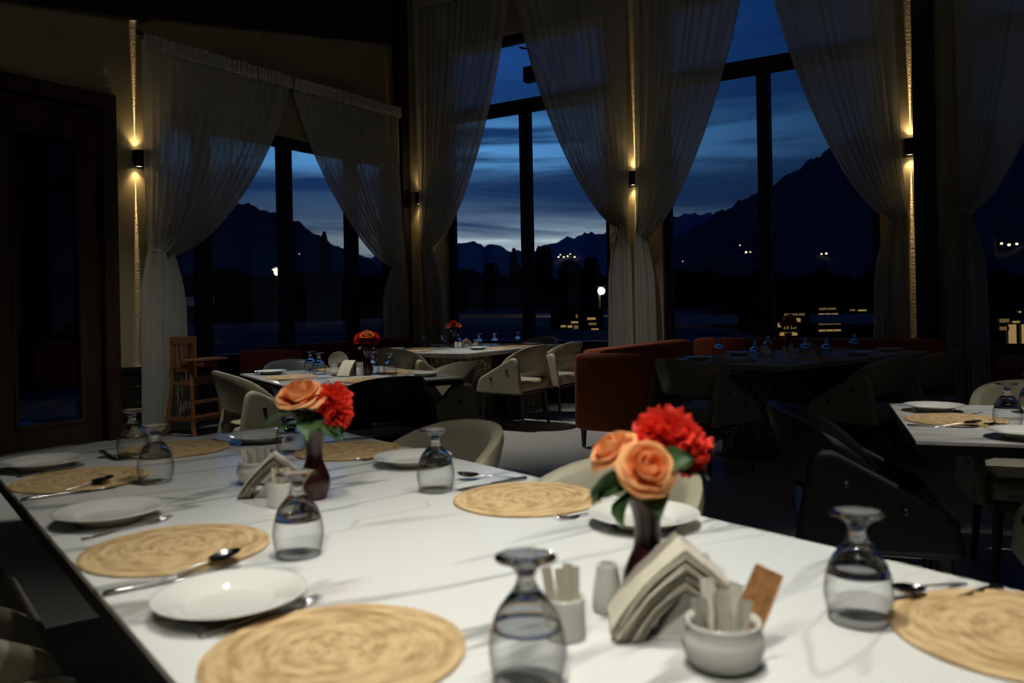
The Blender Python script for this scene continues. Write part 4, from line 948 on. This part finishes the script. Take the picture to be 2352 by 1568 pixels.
# ------------------------------------------------------------------ outdoors
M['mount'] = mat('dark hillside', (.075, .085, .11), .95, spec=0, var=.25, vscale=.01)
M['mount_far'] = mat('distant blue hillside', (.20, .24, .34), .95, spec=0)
M['ground'] = mat('dark terrace ground', (.034, .036, .042), .95, spec=0, var=.3, vscale=.3)
M['lawn'] = mat('dusky lawn', (.10, .10, .105), .95, spec=0, var=.3, vscale=.3)
M['concrete'] = mat('weathered concrete', (.50, .46, .40), .9, spec=0, var=.2, vscale=.6)
M['foliage'] = mat('dark foliage', (.012, .015, .012), .9, spec=0)
M['trunk'] = mat('dark bark', (.02, .016, .012), .9)
M['build'] = mat('dark facade', (.008, .008, .008), .9, spec=0)
M['glow_strip'] = emit('warm glowing strip', (1., .62, .24), .30); M['glow_strip_dim'] = emit('dim glowing strip', (1., .60, .24), .12)
M['bulb'] = emit('street lamp bulb', (1., .83, .55), 260); M['tiny'] = emit('distant town light', (1., .72, .38), 3.0)
HYP = 702.; FPX = 1920.
SLOPES = []
def ridge(name, label, D, prof, material, foot, seed):
    """prof: (tangent of bearing, tangent of elevation); a hillside that falls towards the valley"""
    rnd = random.Random(seed); pts = []; SLOPES.append((D, prof, foot))
    xs = []
    for (a, h), (a2, h2) in zip(prof, prof[1:]):
        n = max(2, int((a2-a)*260))
        for k in range(n): xs.append((a+(a2-a)*k/n, h+(h2-h)*k/n))
    xs.append(prof[-1])
    rows = 9
    jit = [rnd.uniform(-.0016, .0016)+.0016*sin(i*.9)+.0012*abs(sin(i*.37+seed))-.001*abs(sin(i*1.31)) for i in range(len(xs))]
    for j in range(rows+1):
        q = j/rows; row = []
        dd = D*(1-foot*q)
        for i, (a, h) in enumerate(xs):
            hh = (h+jit[i])*D; z = hh*(1-q)**1.15+hh*.05*sin(i*.35+j*1.3)*(q*(1-q))*2
            row.append((a*dd, dd*(1+.02*sin(i*.5+j)*q), CAM_H+z-40*q*(D/1500)))
        pts.append(row)
    back = [(x*1.25, y*1.25, z-.35*D*.2) for x, y, z in pts[0]]
    o = MB().grid([back]+pts).ob(name, material, None, smooth=True)
    return tag(o, label, 'mountain')
def prof_px(pts): return [((x-1176)/FPX, (HYP-(x-1176)*.0192-y)/FPX) for x, y in pts]
ridge('mountain', 'dark mountain slope falling to the right behind the low left window', 900, prof_px([(-900, 330), (-300, 380), (200, 400), (450, 440), (545, 462), (575, 470), (600, 478), (625, 487), (656, 495), (690, 513), (720, 533), (745, 548), (780, 565), (810, 582), (900, 625), (1000, 668)]), M['mount'], .55, 1)
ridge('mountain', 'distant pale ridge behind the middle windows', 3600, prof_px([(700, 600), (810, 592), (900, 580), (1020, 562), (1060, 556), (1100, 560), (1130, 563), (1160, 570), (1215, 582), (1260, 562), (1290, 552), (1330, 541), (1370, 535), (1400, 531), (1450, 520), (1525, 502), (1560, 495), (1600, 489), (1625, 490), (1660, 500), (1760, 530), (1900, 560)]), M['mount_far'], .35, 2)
ridge('mountain', 'steep dark mountain rising to the right behind the right window', 1100, prof_px([(1420, 640), (1525, 560), (1590, 525), (1640, 497), (1670, 482), (1700, 465), (1740, 443), (1770, 432), (1800, 412), (1830, 395), (1860, 375), (1890, 355), (1960, 312), (2100, 262), (2300, 280), (2600, 330), (3200, 300)]), M['mount'], .55, 3)
# terraces and ground: a lawn that rises away from the building, then falls to the valley
g = []
for j, (d, z) in enumerate(((1.6, -.25), (6, -.2), (14, .05), (26, .45), (38, .72), (44, .75), (52, -.5), (90, -2), (400, -12))):
    g.append([PL(-60+k*6, z+.08*sin(k*1.3+j), -d) for k in range(26)])
for row in g: pass
tag(MB().grid(g).ob('lawn', M['lawn'], smooth=True), kind='structure')
g = []
for j, (d, z) in enumerate(((.6, -.6), (10, -.9), (30, -1.4), (60, -2), (400, -12))):
    g.append([PR(-4+k*8, z, -d) for k in range(24)])
tag(MB().grid(g).ob('terrace_ground', M['ground'], smooth=True), kind='structure')
pw = PL(-20, 0, -32)
tag(MB().wbox(PL, -14, 24, 1.55, 2.0, -30.4, -30).ob('boundary_wall', M['concrete']), 'long pale concrete boundary wall outside the low window', 'wall')
tag(MB().wbox(PL, -14, 40, -2, 1.5, -31.5, -31).ob('hedge_bank', M['foliage']), 'dark bank below the concrete wall outside the low window', 'bank')
tag(MB().wbox(PR, -30, 2, .15, .55, -30.4, -30).ob('boundary_wall', M['concrete']), 'concrete parapet outside the middle window', 'wall')
def wood_edge(label, D, x0, x1, base_y, amp, seed):
    rnd = random.Random(seed); top = []; n = int((x1-x0)/5)
    for i in range(n+1):
        px = x0+(x1-x0)*i/n; py = base_y+amp*(sin(i*.23+seed)+.6*sin(i*.61)+.5*sin(i*1.7))+rnd.uniform(-5, 3)
        top.append(((px-1176)/FPX, (HYP-(px-1176)*.0192-py)/FPX))
    rows = []
    for dd, k in ((D*1.15, .8), (D, 1), (D*.97, .7), (D*.93, .2), (D*.9, -1.)):
        rows.append([(a*dd, dd, CAM_H+(e*dd if k > 0 else 0)*abs(k)-(12 if k < 0 else 0)) for a, e in top])
    tag(MB().grid(rows).ob('woodland', M['foliage']), label, 'woodland', kind='stuff')
wood_edge('black belt of woodland behind the low left window', 190, 300, 960, 628, 6, 1)
wood_edge('black belt of woodland behind the middle window', 200, 1000, 1440, 628, 8, 2)
wood_edge('black belt of woodland behind the right-hand windows', 210, 1440, 2600, 628, 7, 3)
pc_ = thing('entrance_porch', 'dark porch outside the wooden door', 'porch', tuple(PL(-1.2, -.02, -1.6)))
bb = Vector(pc_.location); PLb = lambda t_, z_, o_: PL(t_, z_, o_)-bb
MB().wbox(PLb, -5, -.1, 3.30, 3.45, -3.2, -.23).ob('canopy', M['black_wood'], pc_)
for tt in (-.25, -2.6, -4.8): MB().wbox(PLb, tt-.06, tt+.06, -.3, 3.30, -3.1, -2.98).ob('post', M['black_wood'], pc_)
MB().wbox(PLb, -5, -.1, -.3, -.02, -3.2, -.23).ob('step', M['concrete'], pc_)
tag(MB().wbox(PL, -4, 3.6, -.5, 6.4, -7.5, -7.2).ob('garden_wall', M['foliage']), 'tall dark hedge beyond the porch outside the door', 'hedge')
def tree(label, px, py_top, py_base, D, wpx, kind, seed):
    rnd = random.Random(seed); x = (px-1176)/FPX*D; off = -(px-1176)*.0192
    zt = CAM_H+(HYP+off-py_top)/FPX*D; zb = CAM_H+(HYP+off-py_base)/FPX*D; hw = wpx/FPX*D/2; h = zt-zb
    r = thing('poplar_tree' if kind == 'p' else 'tree', label, 'tree', (x, D, zb), 0, 'trees outside the windows')
    mb = MB(); n = 900 if kind != 's' else 260
    for i in range(n):
        u = rnd.random()**.8; a = rnd.uniform(0, 2*pi)
        env = (sin(pi*min(1, .10+.9*u))**.6)*(1-.45*u) if kind == 'p' else (sin(pi*(.12+.8*u))**.5 if kind == 'b' else (1-u)*.9+.15)
        rr = hw*env*sqrt(rnd.random()); c = Vector((rr*cos(a), rr*sin(a), h*(.06+.94*u))); s = (h*.040 if kind != 's' else h*.018)*rnd.uniform(.6, 1.5)
        d1 = Vector((rnd.gauss(0, 1), rnd.gauss(0, 1), rnd.gauss(0, 1))).normalized(); d2 = d1.orthogonal().normalized()
        mb.add([c-d1*s, c+d2*s*.6, c+d1*s, c-d2*s*.6], [(0, 1, 2, 3)])
    mb.ob('foliage', M['foliage'], r); tk = MB().tube([(0, 0, -6), (0, 0, h*.5), (0, 0, h*.95)], [h*.02, h*.014, h*.004], 6)
    for k in range(5):
        a = rnd.uniform(0, 6); z = h*(.2+.12*k); tk.tube([(0, 0, z), (hw*.6*cos(a), hw*.6*sin(a), z+h*.12)], [h*.007, h*.003], 5)
    tk.ob('trunk', M['trunk'], r)
tree('slender poplar in front of the left mountain', 748, 535, 640, 90, 30, 'p', 1)
tree('lower poplar at the right of the low window', 800, 585, 645, 95, 24, 'p', 11)
tree('thin leafy sapling at the left of the middle window', 1038, 512, 640, 26, 40, 's', 2)
for i, (x, yt, w_, lb) in enumerate(((1183, 572, 30, 'poplar silhouette just behind the middle mullion'), (1250, 566, 48, 'bushy tree silhouette right of the middle mullion'), (1310, 598, 60, 'low tree silhouette between two in the middle window'), (1360, 592, 44, 'tree silhouette next to the middle curtain'), (1130, 605, 46, 'low tree silhouette left of the middle mullion'), (1075, 618, 60, 'lowest bushy tree silhouette at the left of the middle window'))):
    tree(lb, x, yt, 680, 110+8*i, w_, 'p' if i == 0 else 'b', 20+i)
for i, (x, yt, w_, lb) in enumerate(((530, 618, 120, 'dark tree mass at the left of the low window'), (620, 632, 110, 'dark tree mass below the left street lamp'), (720, 622, 90, 'dark tree mass right of the low window mullion'), (1560, 620, 110, 'dark tree mass at the left of the right window'), (1660, 632, 120, 'dark tree mass in the middle of the right window'), (1880, 640, 170, 'dark tree mass right of the right mullion'))):
    tree(lb, x, yt, 720, 70+6*i, w_, 'b', 40+i)
def street_lamp(label, px, py, D, side):
    off = -(px-1176)*.0192; x = (px-1176)/FPX*D; z = CAM_H+(HYP+off-py)/FPX*D
    r = thing('street_lamp', label, 'street lamp', (x, D, -2.5))
    MB().tube([(0, 0, 0), (0, 0, z+2.9), (side*.1, -.4, z+2.95)], [.10, .07, .05], 8).ob('pole', M['black_metal'], r, smooth=True)
    R = .0040*D
    MB().lathe([(0, .16), (.3, .12), (.34, .0), (.30, 0)], 14, (side*.1, -.40, z+2.5+R)).ob('hood', M['black_metal'], r, smooth=True)
    MB().lathe([(R*sin(pi*k/8), -R*cos(pi*k/8)) for k in range(9)], 14, (side*.1, -.45, z+2.5-.05)).ob('bulb', M['bulb'], r, smooth=True)
    l = bpy.data.lights.new('street_lamp_light', 'POINT'); l.energy = 350; l.color = (1, .75, .45); l.shadow_soft_size = .2
    lo = bpy.data.objects.new('street_lamp_light', l); COL.objects.link(lo); lo.location = (x, D-.6, z-.3)
street_lamp('glaring street lamp outside the low window, left of its mullion', 640, 623, 58, 1)
street_lamp('glaring street lamp beside the middle curtain', 1377, 667, 60, 1)
# dark blocks added outside to carry the warm glowing strips
def strip_block(label, px0, px1, py0, py1, D, glow_strips):
    def pt(px, py): off = -(px-1176)*.0192; return ((px-1176)/FPX*D, CAM_H+(HYP+off-py)/FPX*D)
    x0, z1 = pt(px0, py0); x1, z0 = pt(px1, py1)
    r = thing('glow_strip_block', label, 'building', ((x0+x1)/2, D, z0-1.2)); b = Vector(r.location)
    MB().box(x0-b.x, 0, 0, x1-b.x, 5, z1-b.z).ob('block_face', M['build'], r)
    MB().box(x0-b.x-.1, -.15, z1-b.z, x1-b.x+.1, 5.1, z1-b.z+.10).ob('top_slab', M['build'], r)
    for i, (a, c, p, q) in enumerate(glow_strips):
        xa, zb = pt(a, p); xb, za = pt(c, q)
        wd2 = MB().box(xa-b.x, -.05, za-b.z, xb-b.x, -.02, zb-b.z).ob('window', M['glow_strip'] if i % 3 else M['glow_strip_dim'], r)
        fr = MB(); n = max(1, int((c-a)/14))
        for k in range(n+1): xx = xa+(xb-xa)*k/n-b.x; fr.box(xx-.015, -.075, za-b.z, xx+.015, -.05, zb-b.z)
        fr.ob('strip_bars', M['build'], wd2)
strip_block('dark block with six glowing strips right of the right mullion', 1775, 1858, 708, 800, 33, [(1798, 1848, 720, 724), (1797, 1838, 731, 739), (1783, 1796, 742, 751), (1796, 1828, 746, 755), (1787, 1830, 763, 770), (1795, 1812, 775, 780)])
strip_block('dark block with glowing strips behind the bouquet of the unlit table', 1868, 1936, 698, 790, 40, [(1879, 1920, 707, 711), (1877, 1924, 720, 726), (1876, 1926, 731, 735), (1877, 1930, 739, 745), (1877, 1930, 757, 760)])
strip_block('narrow dark block with glowing strips left of the right curtain', 1944, 2012, 700, 790, 46, [(1950, 1964, 710, 714), (1968, 1990, 711, 714), (1951, 1958, 724, 730), (1964, 1974, 724, 728), (1984, 2004, 724, 727), (1952, 1962, 736, 742)])
strip_block('low dark block with two glowing strips left of the right mullion', 1688, 1745, 718, 790, 42, [(1729, 1740, 727, 731), (1714, 1744, 738, 746), (1696, 1707, 751, 757)])
strip_block('low dark block with glowing strips beyond the parapet in the middle window', 1275, 1385, 715, 800, 40, [(1321, 1327, 722, 730), (1347, 1368, 729, 734), (1310, 1328, 738, 742), (1350, 1370, 741, 746), (1286, 1300, 747, 751), (1302, 1314, 747, 752), (1316, 1328, 747, 755), (1327, 1332, 759, 769), (1356, 1374, 754, 760)])
strip_block('dark block with a tall glowing yellow panel at the right edge', 2284, 2400, 705, 830, 24, [(2290, 2316, 732, 740), (2320, 2340, 737, 741), (2334, 2344, 714, 718), (2290, 2312, 750, 758), (2310, 2332, 745, 804), (2340, 2352, 745, 804)])
def slope_point(k, px, py):
    """distance at which a bearing and elevation meet hillside k"""
    D, prof, foot = SLOPES[k]; a = (px-1176)/FPX; e = (HYP-(px-1176)*.0192-py)/FPX; h = prof[-1][1]
    for (x0, h0), (x1, h1) in zip(prof, prof[1:]):
        if x0 <= a <= x1: h = h0+(h1-h0)*(a-x0)/(x1-x0)
    best = None
    for i in range(1, 200):
        q = i/200; dd = D*(1-foot*q); el = (h*D*(1-q)**1.15-40*q*D/1500)/dd
        if best is None or abs(el-e) < best[0]: best = (abs(el-e), dd)
    dd = best[1]*.985; return Vector((a*dd, dd, CAM_H+e*dd))
def speck(name, label, cat, px, py, k, w_, h_, group):
    p = slope_point(k, px, py); D = p.y; a = w_/FPX*D/2; c = h_/FPX*D/2
    o = MB().lathe([(a*sin(pi*i/6), -c*cos(pi*i/6)) for i in range(7)], 8).ob(name, M['tiny'], None, loc=p); tag(o, label, cat, group)
for px, py, w_ in ((617, 619, 5), (630, 620, 7), (648, 582, 2), (655, 578, 2), (690, 583, 2), (676, 640, 3), (645, 578, 2), (690, 640, 2), (643, 517, 2)):
    speck('town_light', 'tiny town light near the left street lamp', 'light', px, py, 0, w_, w_*.8, 'town lights on the left hillside')
for px, py, w_ in ((1285, 590, 4), (1297, 590, 4), (1306, 588, 4), (1312, 583, 3), (1322, 590, 4), (1289, 585, 3)):
    speck('town_light', 'tiny warm light on the hillside in the middle window', 'light', px, py, 1, w_, w_*.7, 'town lights in the middle window')
for px, py, w_ in ((1702, 563, 3), (1716, 579, 5), (1726, 579, 4), (1889, 583, 4), (1900, 582, 5), (1570, 600, 2)):
    speck('town_light', 'tiny warm light on the mountain in the right window', 'light', px, py, 2, w_, w_*.8, 'town lights in the right window')
for px, py, w_ in ((2303, 559, 6), (2320, 562, 7), (2338, 560, 6)):
    speck('town_light', 'small warm light beyond the rightmost window', 'light', px, py, 2, w_, w_*.8, 'town lights in the rightmost window')
# floodlight hanging outside under the eaves of the middle window
fd = thing('floodlight', 'small black floodlight on a curved arm outside the middle window', 'floodlight', tuple(PR(1.93, 4.20, -.55)))
b = Vector(fd.location)
MB().tube([PR(1.80, 4.62, -.3)-b, PR(1.86, 4.62, -.42)-b, PR(1.92, 4.50, -.52)-b, PR(1.94, 4.28, -.55)-b], .014, 8).ob('arm', M['black_metal'], fd, smooth=True)
MB().wbox(lambda t_, z_, o_: PR(t_, z_, o_)-b, 1.72, 1.94, 4.22, 4.42, -.62, -.50).ob('lamp_head', M['black_metal'], fd)
MB().tube([PR(1.95, 4.22, -.55)-b, PR(1.955, 4.10, -.55)-b], .006, 6).ob('cable', M['black_metal'], fd)
